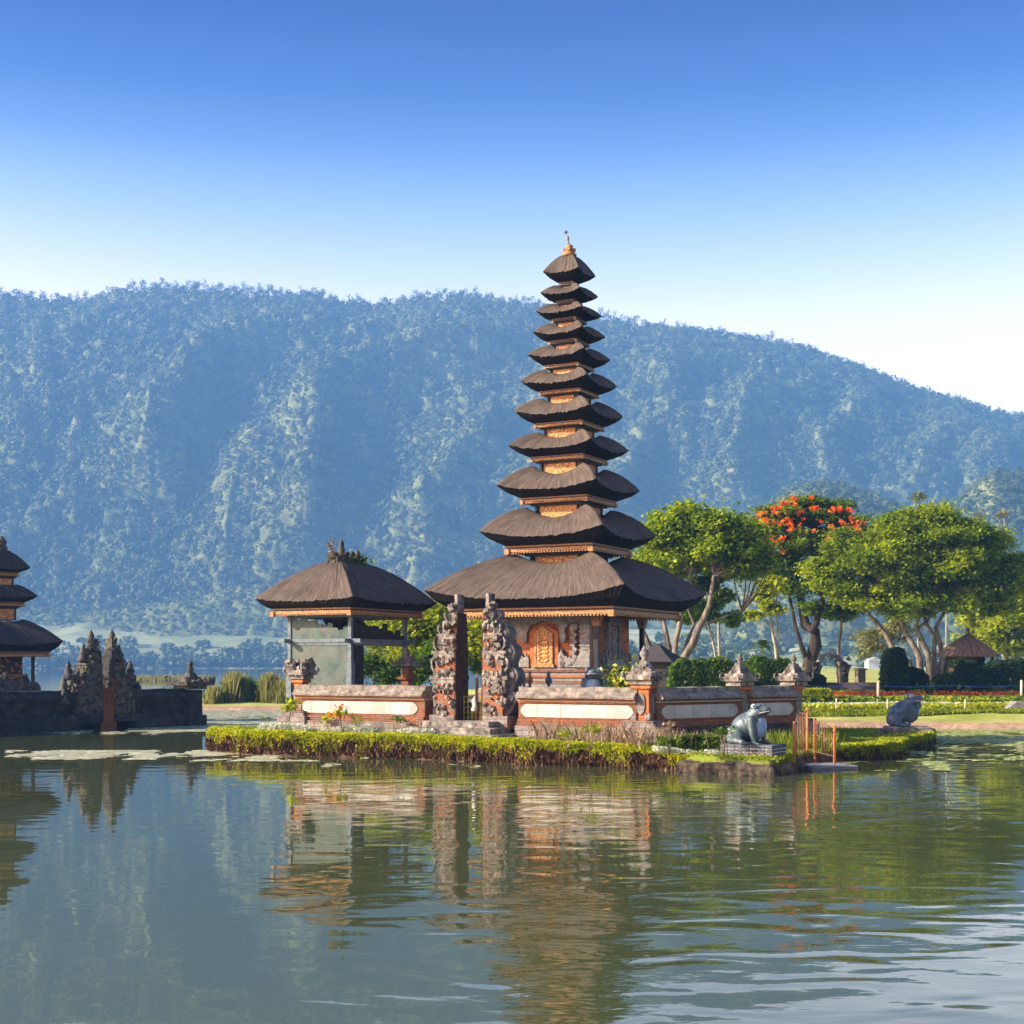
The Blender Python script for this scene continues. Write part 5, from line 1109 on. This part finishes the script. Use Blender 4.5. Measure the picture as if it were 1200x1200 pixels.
tree('flame_tree', 'flowering tree with orange blossoms on its crown', 'tree', 114, (947, 803), [([(948, 803), (949, 775), (950, 740), (946, 712), (940, 684), (935, 650), (932, 620)], .78, .14), ([(950, 742), (958, 716), (962, 690), (972, 650), (984, 620)], .42, .1), ([(944, 770), (934, 735), (930, 705), (925, 680), (905, 660)], .26, .08), ([(938, 676), (920, 640), (905, 620)], .2, .06), ([(935, 655), (950, 620)], .16, .05)],
     [(935, 604, 44, 14), (905, 622, 26, 16), (970, 612, 36, 14), (940, 640, 52, 16), (905, 660, 34, 12), (968, 672, 30, 16), (925, 690, 22, 12), (950, 715, 14, 10), (884, 640, 16, 10), (978, 640, 25, 12), (935, 668, 30, 8), (1000, 622, 18, 8), (875, 668, 18, 7), (955, 594, 34, 8), (1002, 660, 14, 8), (912, 600, 24, 8)], 'leafF', 'barkdark', 60000, .19, 14, blossom=bl, clump=.72, twigs=120, cl_n=230, flat=.5)
tree('slender_tree', 'twin bare pale stems with lime tufts left of the flame tree', 'tree', 105, (910, 800), [([(913, 800), (909, 760), (906, 730), (901, 700), (899, 680)], .16, .07), ([(915, 800), (913, 760), (912, 720), (913, 690)], .14, .06), ([(909, 742), (897, 730), (886, 722)], .04, .03), ([(912, 745), (922, 738), (935, 740)], .04, .03)],
     [(897, 700, 8, 7), (905, 686, 12, 8), (902, 710, 8, 5), (881, 722, 8, 4), (908, 716, 6, 3)], 'leafY', 'barkpale', 3600, .26, 15, clump=.45, twigs=6)
def frond_tree(name, px, py, D, h, nf, L_, label, cat, m, droop=.5, leafw=.28, seed=0, stem=.1, g=None):
    rg = np.random.default_rng(seed); gz = landz(X_(px, D), D) if g is None else g; o = empty(name, (X_(px, D), D, gz)); tag(o, label, cat)
    mb = MB(); mb.tube([(0, 0, -.2), (.04, 0, h * .5), (0, 0, h)], [stem, stem * .8, stem * .6], 7); mb.build('trunk', M['barkpale'], o)
    f = MB()
    for i in range(nf):
        a = i * 2.4 + rg.uniform(-.3, .3); e = rg.uniform(.1, 1.1); d = Vector((math.cos(a), math.sin(a), 0)); s = Vector((-math.sin(a), math.cos(a), 0)); n = 6; vs = []
        for j in range(n + 1):
            t = j / n; p = Vector((0, 0, h)) + d * (L_ * t * math.cos(e)) + Vector((0, 0, L_ * (t * math.sin(e) - droop * t * t))); w_ = leafw * math.sin(math.pi * min(1, t * .9 + .1)) * L_ * .5
            vs += [p - s * w_ + Vector((0, 0, -.1 * w_)), p, p + s * w_]
        f.add(vs, [(3 * j, 3 * j + 1, 3 * j + 4, 3 * j + 3) for j in range(n)] + [(3 * j + 1, 3 * j + 2, 3 * j + 5, 3 * j + 4) for j in range(n)])
    link('crown', f.mesh('crown'), M[m], o); return o
frond_tree('papaya_tree', 894, 800, 98, Z_(757, 98) - .9, 16, 1.15, 'small papaya tree with drooping dark leaves between wall pillars', 'tree', 'leafG', .6, .42, 3)
frond_tree('banana_plant', 868, 800, 93, 1.3, 6, 2.0, 'yellow green banana plant behind the stepped wall pillar', 'plant', 'leafY', .35, .22, 4, .12)
frond_tree('banana_plant', 930, 800, 103, 1.2, 6, 1.8, 'bright banana plant in front of the flame tree trunk', 'plant', 'leafY', .3, .22, 5, .12)
frond_tree('palm_plant', 981, 800, 108, 1.6, 9, 1.5, 'young palm right of the flame tree trunk', 'plant', 'leafG', .5, .12, 6, .14)
frond_tree('banana_plant', 822, 800, 90, 1.6, 4, 1.8, 'single leaning banana leaf plant above the lit hedge', 'plant', 'leafY', .3, .2, 7, .1)
# ficus
tree('spreading_tree', 'great spreading fig tree with a wide layered crown and many stems', 'tree', 110, (1092, 803), [([(1084, 803), (1066, 776), (1046, 758), (1032, 730), (1020, 712)], .50, .12), ([(1088, 803), (1074, 768), (1060, 738), (1052, 700)], .42, .12), ([(1092, 803), (1084, 765), (1072, 735), (1078, 700)], .42, .12), ([(1096, 803), (1098, 765), (1090, 730), (1088, 700)], .36, .1), ([(1098, 803), (1104, 770), (1098, 735), (1108, 704)], .40, .12), ([(1072, 740), (1086, 728), (1096, 712)], .2, .08)],
     [(1010, 668, 40, 26), (1045, 650, 46, 34), (1080, 636, 52, 36), (1120, 650, 48, 32), (1150, 670, 38, 28), (1090, 680, 66, 24), (1040, 700, 40, 12), (1185, 672, 22, 22), (1000, 645, 24, 20), (1085, 604, 26, 8), (1140, 705, 34, 10), (1110, 622, 30, 14), (1060, 712, 42, 12), (1110, 706, 48, 14), (1150, 712, 30, 10), (1018, 710, 24, 10), (1080, 660, 60, 30), (985, 690, 26, 22), (975, 668, 20, 18), (1165, 690, 30, 18)], 'leafA', 'bark', 230000, .19, 17, clump=1.0, twigs=120, flat=.5, cl_n=440)
tree('slender_tree', 'single pale trunk tree under the left side of the spreading crown', 'tree', 116, (983, 800), [([(984, 800), (982, 770), (985, 740), (984, 700), (982, 680)], .22, .1)], [(984, 700, 22, 12), (972, 716, 12, 8), (992, 722, 14, 8), (1000, 706, 14, 10)], 'leafB', 'bark', 5200, .3, 18, clump=.6, twigs=9)
tree('light_tree', 'sunny light green tree behind the tiled hut at the right edge', 'tree', 135, (1185, 800), [([(1186, 800), (1180, 770), (1172, 745), (1168, 720)], .3, .1), ([(1190, 800), (1196, 760), (1204, 720)], .3, .1)], [(1160, 735, 26, 18), (1190, 725, 28, 22), (1175, 755, 32, 14), (1215, 700, 24, 26), (1150, 752, 16, 8), (1205, 755, 20, 16)], 'leafY', 'bark', 17000, .34, 19, clump=1.0, twigs=24)
tree('airy_tree', 'thin airy yellowish tree between dark clipped hedge and fig trunk', 'tree', 140, (1040, 795), [([(1040, 795), (1038, 770), (1030, 745)], .16, .06), ([(1040, 790), (1050, 760), (1056, 742)], .12, .05)], [(1032, 748, 22, 12), (1050, 740, 16, 12), (1022, 762, 14, 8)], 'reed', 'barkpale', 3000, .24, 20, clump=.9, twigs=24)
for (x, y, hh, lb, sd_) in ((1076, 580, 60, 'tall spindly tree poking above the fig crown at its peak', 21), (1108, 597, 40, 'small spindly treetop right of the taller one above the fig', 22), (1146, 606, 70, 'bare forked treetop above the right side of the fig crown', 23), (1176, 602, 70, 'bare pale tree rising at the far right above the fig', 24)):
    tree('spindly_tree', lb, 'tree', 300, (x, 778), [([(x, 778), (x + 1, y + hh * .5), (x, y)], .35, .1), ([(x, y + 22), (x + 6, y + 4)], .16, .06), ([(x, y + 26), (x - 5, y + 8)], .16, .06)], [(x, y + 2, 6, 4)], 'reed', 'barkpale', 110 if sd_ > 22 else 260, .5, sd_, clump=1.0, twigs=3)
# green growth behind the pavilion
tree('lime_tree', 'bright lime green bamboo like tree seen through the pavilion and beside it', 'tree', 78, (470, 805), [([(470, 803), (472, 770), (478, 745)], .1, .05), ([(474, 803), (484, 760), (492, 735)], .1, .05), ([(466, 803), (456, 765), (450, 742)], .1, .05)], [(470, 742, 30, 22), (495, 750, 22, 26), (480, 772, 34, 20), (448, 750, 20, 20), (505, 722, 12, 16), (440, 735, 14, 12)], 'leafY', 'barkpale', 24000, .16, 31, clump=.6, flat=1.0, ground=.8, twigs=20)
tree('dark_shrub', 'darker green shrub low behind the pavilion opening', 'shrub', 74, (440, 805), [([(440, 803), (438, 785)], .08, .04), ([(442, 803), (452, 788)], .08, .04)], [(432, 785, 14, 14), (455, 790, 16, 9), (490, 785, 26, 14), (510, 775, 14, 20), (470, 795, 30, 6)], 'leafG', 'bark', 14000, .14, 32, clump=.5, flat=.9, ground=.8, twigs=8)
tree('lime_tree', 'lime bush visible through the gap of the sunlit split gate', 'shrub', 76, (560, 805), [([(560, 803), (560, 780)], .1, .05)], [(558, 745, 14, 22), (556, 775, 18, 18), (566, 730, 10, 12)], 'leafY', 'bark', 8000, .16, 33, clump=.55, flat=1.0, ground=.8, twigs=6)

# ------------------------------------------------------------------ hedges, bushes
def hedge(name, label, cat, D, px0, px1, py, zb=None, dep=1.2, m='leafG', n=9000, leaf=.12, seed=0, rnd=.3, lumps=.35):
    rg = np.random.default_rng(seed); x0, x1 = X_(px0, D), X_(px1, D); gz = (landz((x0 + x1) / 2, D) if zb is None else zb) - .1; zt_ = Z_(py, D) - gz; L_ = x1 - x0
    o = empty(name, ((x0 + x1) / 2, D, gz)); tag(o, label, cat)
    mb = MB(); mb.box((0, 0, zt_ * .40), (L_ * .84, dep * .7, zt_ * .78)); mb.build('branches', M['soil'], o)
    u = rg.uniform(-1, 1, n); v = rg.uniform(-1, 1, n); w_ = rg.uniform(0, 1, n); f = rg.integers(0, 4, n)
    x = u * L_ / 2; y = np.where(f == 0, -dep / 2, np.where(f == 3, v * dep / 2, np.where(f == 1, -dep / 2 + (v + 1) * .2 * dep, dep / 2 * v))); z = np.where(f < 2, w_, 1.0)
    x = np.where(f == 2, np.sign(u) * L_ / 2, x); z = np.where(f == 2, w_, z)
    ed = 1 - rnd * np.clip(np.abs(x) / (L_ / 2) - .6, 0, 1) ** 1.5 * 2.0; lump = (fbm(x * 1.1 + seed, y * 1.1, 3, seed) - .5) * lumps
    zz = z * zt_ * ed * (1 + lump) ; x = x * (1 - .12 * z ** 2 * rnd * 2) ; y = y * (1 + lump) + rg.normal(0, .05, n)
    link('foliage', leaves_mesh(np.stack([x + rg.normal(0, .05, n), y, zz + rg.normal(0, .04, n)], 1), leaf, rg, .35), M[m], o); return o
hedge('hedge', 'rounded sunlit hedge behind the shaded wall left of the stepped pillar', 'hedge', 88, 783, 862, 775, m='leafG', n=16000, seed=1, leaf=.13, dep=2)
hedge('hedge', 'leafy bright hedge behind the shaded wall between the two stepped pillars', 'hedge', 90, 868, 935, 778, m='leafG', n=15000, seed=2, leaf=.14, lumps=.6, dep=2)
hedge('hedge', 'tall dark clipped hedge column left of the fig trunk', 'hedge', 104, 1035, 1061, 762, m='leafD', n=12000, seed=3, leaf=.13, rnd=.5, dep=1.8)
hedge('round_bush', 'round clipped dark bush in front of the tiled hut', 'bush', 104, 1113, 1146, 775, m='leafD', n=12000, seed=4, leaf=.12, rnd=.7, dep=2.2)
hedge('hedge', 'long dark hedge right of the hut reaching the picture edge', 'hedge', 105, 1148, 1260, 776, m='leafD', n=22000, seed=5, leaf=.13, dep=1.8)
hedge('hedge', 'lower dark hedge in front of the round clipped bush', 'hedge', 101.5, 1094, 1160, 791, m='leafD', n=12000, seed=6, leaf=.12, dep=1.0)
hedge('hedge', 'dark low shrubbery at the foot of the flame tree', 'hedge', 104, 936, 966, 788, m='leafD', n=8000, seed=7, leaf=.13, lumps=.8)
hedge('hedge', 'dark foliage beside the fig trunk', 'hedge', 105, 1062, 1086, 786, m='leafD', n=6000, seed=8, leaf=.13, lumps=.8)
hedge('low_hedge', 'low neat green hedge strip at the left end of the flower beds', 'hedge', 96, 938, 972, 808, m='leafE', n=7000, seed=9, leaf=.09, rnd=.1, lumps=.1)

# reeds on the left bank
def reeds(px0, px1, top, D, n, label, seed, m='reed'):
    rg = np.random.default_rng(seed); x0, x1 = X_(px0, D), X_(px1, D); gz = landz((x0 + x1) / 2, D); h = Z_(top, D) - gz; o = empty('reed_clump', ((x0 + x1) / 2, D, gz)); tag(o, label, 'reeds')
    x = rg.normal(0, .27, n) * (x1 - x0); y = rg.normal(0, .7, n); e = np.exp(-(x / ((x1 - x0) * .55)) ** 2)
    P = np.stack([x, y, np.zeros(n) - .1], 1); me = blades_mesh(P, 1.0, .12, rg, .16, 'blades'); co = np.empty(len(me.vertices) * 3, np.float32); me.vertices.foreach_get('co', co); co = co.reshape(-1, 4, 3); s = h * .68 * (e * .7 + .3); base = P[:, None, :]
    co = base + (co - base) * s[:, None, None] ** np.array([.8, .8, 1.0]); me.vertices.foreach_set('co', co.astype(np.float32).ravel()); me.update(); link('blades', me, M[m], o)
    k = n // 2; P = np.stack([rg.normal(0, .3, k) * (x1 - x0), rg.normal(0, .6, k), rg.uniform(.1, .75, k) * h * .7], 1); link('foliage', leaves_mesh(P, .18, rg, .1, 2.2), M['leafG'], o)
reeds(243, 262, 796, 110, 1400, 'low round reed tuft at the left end of the far bank', 1); reeds(265, 285, 777, 112, 2600, 'tallest reed clump on the far bank', 2); reeds(283, 298, 785, 113, 1500, 'greener reed clump right of the tallest one', 3, 'leafG')
reeds(306, 326, 778, 112, 2200, 'reed clump left of the wall end pillar with one high spike', 4); reeds(324, 348, 786, 111, 2200, 'brownish reed clump partly behind the end pillar', 5)
rg = np.random.default_rng(2); n = 5000; x = rg.uniform(X_(148, 300), X_(245, 300), n); d_ = 300 + rg.normal(0, 3, n); tag(link('reed_bank', blades_mesh(np.stack([x, d_, np.zeros(n)], 1), 1.0, .35, rg, .2), M['reed']), 'thin yellow reed strip on the water beyond the left wall', 'reeds', kind='stuff')

# ------------------------------------------------------------------ flower beds, posts, hut on the right bank
lz = lambda x, d: land(x, d)
def bed(name, D, px0, px1, n, h, size, m, label, cat, seed, w_=1.0, z0=.0):
    rg = np.random.default_rng(seed); x = rg.uniform(X_(px0, D), X_(px1, D), n); d = D + rg.uniform(0, w_, n) + (fbm(x / 9, x * 0, 2, seed) - .5) * 1.0; k = fbm(x / 1.4, d, 3, seed) > rg.uniform(.2, .55, n); x, d = x[k], d[k]
    tag(link(name, leaves_mesh(np.stack([x, d, land(x, d) + z0 + rg.uniform(0, h, len(x))], 1), size, rg, .4), M[m]), label, cat, kind='stuff')
bed('red_flowers', 99.5, 942, 1310, 2200, .28, .15, 'redbloom', 'narrow row of red flowers across the right bank', 'flowers', 1, .9, .1)
bed('leafy_row', 97, 938, 1310, 9000, .2, .14, 'leafE', 'yellow green leafy row in front of the red flowers', 'plants', 2, 1.8)
bed('leafy_row', 91, 938, 1310, 1100, .5, .22, 'leafG', 'loose row of darker leafy plants on the right bank', 'plants', 3, 1.6)
bed('pale_flowers', 87.5, 938, 1310, 16000, .22, .12, 'whitebloom', 'pale cream flower row near the water on the right bank', 'flowers', 4, 1.8)
bed('leafy_row', 103, 965, 1310, 6000, .25, .15, 'leafE', 'pale leafy row between red flowers and the dark hedges', 'plants', 5, 2.5)
bed('leafy_row', 100.8, 1075, 1300, 900, .8, .34, 'leafG', 'broad leaved plants along the foot of the dark hedges', 'plants', 6, .8)
bed('leafy_row', 84.5, 938, 1310, 16000, .28, .14, 'leafE', 'sunny yellow green leafy strip nearest the mud of the right bank', 'plants', 11, 2.6)
bed('leafy_row', 93.5, 938, 1310, 14000, .22, .14, 'leafE', 'sunny leafy strip in the middle of the right bank flower beds', 'plants', 12, 3.0)
bed('bank_grass', 80.0, 938, 1310, 30000, .14, .11, 'grass', 'grass lip above the reddish mud of the right bank', 'grass', 7, 3.0)
bed('orange_flowers', 112, -40, 66, 1600, .5, .2, 'redbloom', 'orange flower strip behind the dark left wall', 'flowers', 8, 2.0)
rgp = random.Random(9)
for (px, y0, y1, lb) in ((1029, 800, 816, 'cream fence post with pinkish top left of the praying frog'), (1197, 798, 822, 'cream fence post at the right picture edge'), (1040, 820, 834, 'thin white stake above the praying frog back'), (980, 819, 834, 'thin white stake behind the orange gate'), (1131, 820, 834, 'thin pinkish stake right of the praying frog'), (905, 780, 800, 'cream post between the two stepped wall pillars'), (792, 796, 803, 'short cream post right of the near corner pillar')):
    D = 93 if y1 < 830 else 84
    p = at(px, y1, D); p.z = landz(p.x, D) - .05; h = Z_(y0, D) - p.z; mb = MB(); mb.tube([(0, 0, 0), (.01, 0, h)], [.09 if y1 < 830 else .05] * 2, 7); mb.ball((.01, 0, h), .08 if y1 < 830 else .045, 7, 5); o = mb.build('fence_post', M['post']); o.location = p; tag(o, lb, 'post')
def rope(px0, px1, D, py, label):
    mb = MB(); a, b = at(px0, py, D), at(px1, py, D); n = 20; mb.tube([a.lerp(b, i / n) - Vector((0, 0, .12 * math.sin(math.pi * ((i / n * 3) % 1)))) for i in range(n + 1)], .009, 4); o = mb.build('boundary_rope', M['blue']); tag(o, label, 'cord')
rope(940, 1198, 93, 803, 'thin blue cord strung between the cream posts')
# brick steps
o = empty('brick_steps', (X_(1020, 103.5), 103.5, landz(X_(1020, 103.5), 103.5)), 0); tag(o, 'wide grey brick steps between the dark shrubs', 'steps'); k = 103.5 / F
for i in range(4): mb = MB(); mb.box((0, i * .5, Z_(812 - i * 4, 103.5) - o.location.z - .6), (104 * k, .5, 1.2)); mb.build('step', M['brick'], o, .02)
p = at(1008, 797, 108); p.z = 1.6; o = empty('brick_pillar', p, .2); tag(o, 'lone square brick pillar above the wide steps', 'pillar'); mb = MB(); mb.box((0, 0, (Z_(785, 108) - 1.6) / 2), (.62, .62, Z_(785, 108) - 1.6)); mb.build('shaft', M['brick'], o, .02); mb = MB(); mb.box((0, 0, Z_(784, 108) - 1.6), (.85, .85, .14)); mb.build('cap', M['brick'], o, .02)
p = at(973, 800, 106); p.z = 1.5; o = empty('carved_gateway', p, .1); tag(o, 'small dark carved gateway right of the flame tree foot', 'gateway')
for sx_ in (-1, 1): mb = MB(); mb.box((sx_ * 1.1, 0, 1.0), (.45, .5, 2.0)); carve(mb, sx_ * 1.1 - .3, sx_ * 1.1 + .3, 1.2, 2.4, -.25, 22, .25, 3); mb.build('jamb', M['darkstone'], o)
mb = MB(); mb.tube([(-1.0, 0, 2.0), (-.6, 0, 2.5), (0, 0, 2.7), (.6, 0, 2.5), (1.0, 0, 2.0)], [.16, .14, .16, .14, .16], 7); carve(mb, -.8, .8, 2.1, 2.7, 0, 20, .2, 5); mb.build('arch', M['stone'], o)
p = at(954, 802, 100); mb = MB(); mb.lathe((0, 0, 0), [(.16, 0), (.2, .45), (.22, .5), (.15, .52)], 10); o = mb.build('blue_bucket', M['blue']); o.location = (p.x, 100, landz(p.x, 100) + .1); tag(o, 'small blue bucket under the dark shrubs', 'bucket')
p = at(1193, 836, 84); p.z = landz(p.x, 84); mb = MB(); mb.prism([(-.9, 0), (.9, 0), (.5, .45), (-.2, .5)], -.5, .5); o = mb.build('pale_rock', M['stonepale']); o.location = p; tag(o, 'pale angular rock at the right picture edge on the lawn', 'rock')
# tiled hut
HD = 116.0; k = HD / F; hp = Vector((X_(1134, HD), HD, landz(X_(1134, HD), HD))); hut = empty('tiled_hut', hp, R(-20)); tag(hut, 'small open hut with a brown clay tile roof under the fig crown', 'hut')
hz = lambda y: Z_(y, HD) - hp.z
mb = MB(); e = 2.55; zb_, zt_ = hz(769), hz(743)
seg = 26; vs = []; fs = []
for i in range(7):
    t = i / 6; hh = e * (1 - t) + .12 * t; z = zb_ + (zt_ - zb_) * (t ** .92)
    for s_ in range(4):
        for j in range(seg):
            u = -1 + 2 * j / seg; p = {0: (u * hh, -hh), 1: (hh, u * hh), 2: (-u * hh, hh), 3: (-hh, -u * hh)}[s_]; vs.append((p[0], p[1], z + (.05 if j % 2 else -.03) * (1 - t * .5)))
n = 4 * seg
for i in range(6): fs += [(i * n + j, i * n + (j + 1) % n, (i + 1) * n + (j + 1) % n, (i + 1) * n + j) for j in range(n)]
mb.add(vs, fs); mb.box((0, 0, zb_ + .01), (2 * e - .2, 2 * e - .2, .1)); rf = mb.build('roof', M['tile'], hut)
mb = MB(); mb.lathe((0, 0, zt_ - .05), [(.22, 0), (.25, .15), (.12, .22), (.2, .35), (.2, .45), (.05, .6)], 8); mb.build('finial', M['tile'], rf)
for sx_ in (-1, 1):
    for sy_ in (-1, 1): mb = MB(); mb.box((sx_ * 1.9, sy_ * 1.9, zb_ / 2), (.2, .2, zb_)); mb.build('post', M['brownwood'], hut)
mb = MB(); mb.box((-.3, 1.8, zb_ / 2), (3.2, .12, zb_)); mb.box((-1.8, 0, zb_ / 2), (.12, 3.6, zb_)); mb.box((-.4, -1.85, zb_ * .5), (2.4, .1, zb_)); mb.build('wall', M['hutwall'], hut)
mb = MB(); mb.box((0, 0, .2), (4.4, 4.4, .6)); mb.build('floor_base', M['brick'], hut)
# roof of the dark shelter behind the fan tree
sh = empty('dark_shelter', (X_(771, 94), 94, landz(X_(771, 94), 94)), R(-28)); tag(sh, 'dark shingled shelter mostly hidden behind the pagoda and fan tree', 'shelter')
z1 = Z_(776, 94) - sh.location.z; z2 = Z_(745, 94) - sh.location.z; mb = MB(); mb.lathe((0, 0, 0), [(1.62, z1), (1.65, z1 + .07), (.8, z1 + .6), (.08, z2 - .5)], 4, True, 0); mb.build('roof', M['thatch_far'], sh); mb = MB(); mb.box((0, 0, z1 / 2), (2.1, 2.1, z1)); mb.build('wall', M['hutwall'], sh)

for _o in list(C.objects):
    if _o.get('label') and not _o.get('kind'): _o['kind'] = 'thing'
# ------------------------------------------------------------------ haze
mb = MB(); mb.box((0, 1060, 302), (3600, 2360, 610)); o = mb.build('haze', None); tag(o, 'thin blue morning haze over lake and mountain', 'haze', kind='stuff')
hm = bpy.data.materials.new('morning_haze'); hm.use_nodes = True; N = hm.node_tree.nodes; N.clear(); v = N.new('ShaderNodeVolumePrincipled'); ou = N.new('ShaderNodeOutputMaterial')
v.inputs['Color'].default_value = (.20, .49, 1.0, 1); v.inputs['Density'].default_value = HAZE_DENSITY; v.inputs['Anisotropy'].default_value = .0; hm.node_tree.links.new(v.outputs[0], ou.inputs['Volume']); o.data.materials.append(hm)
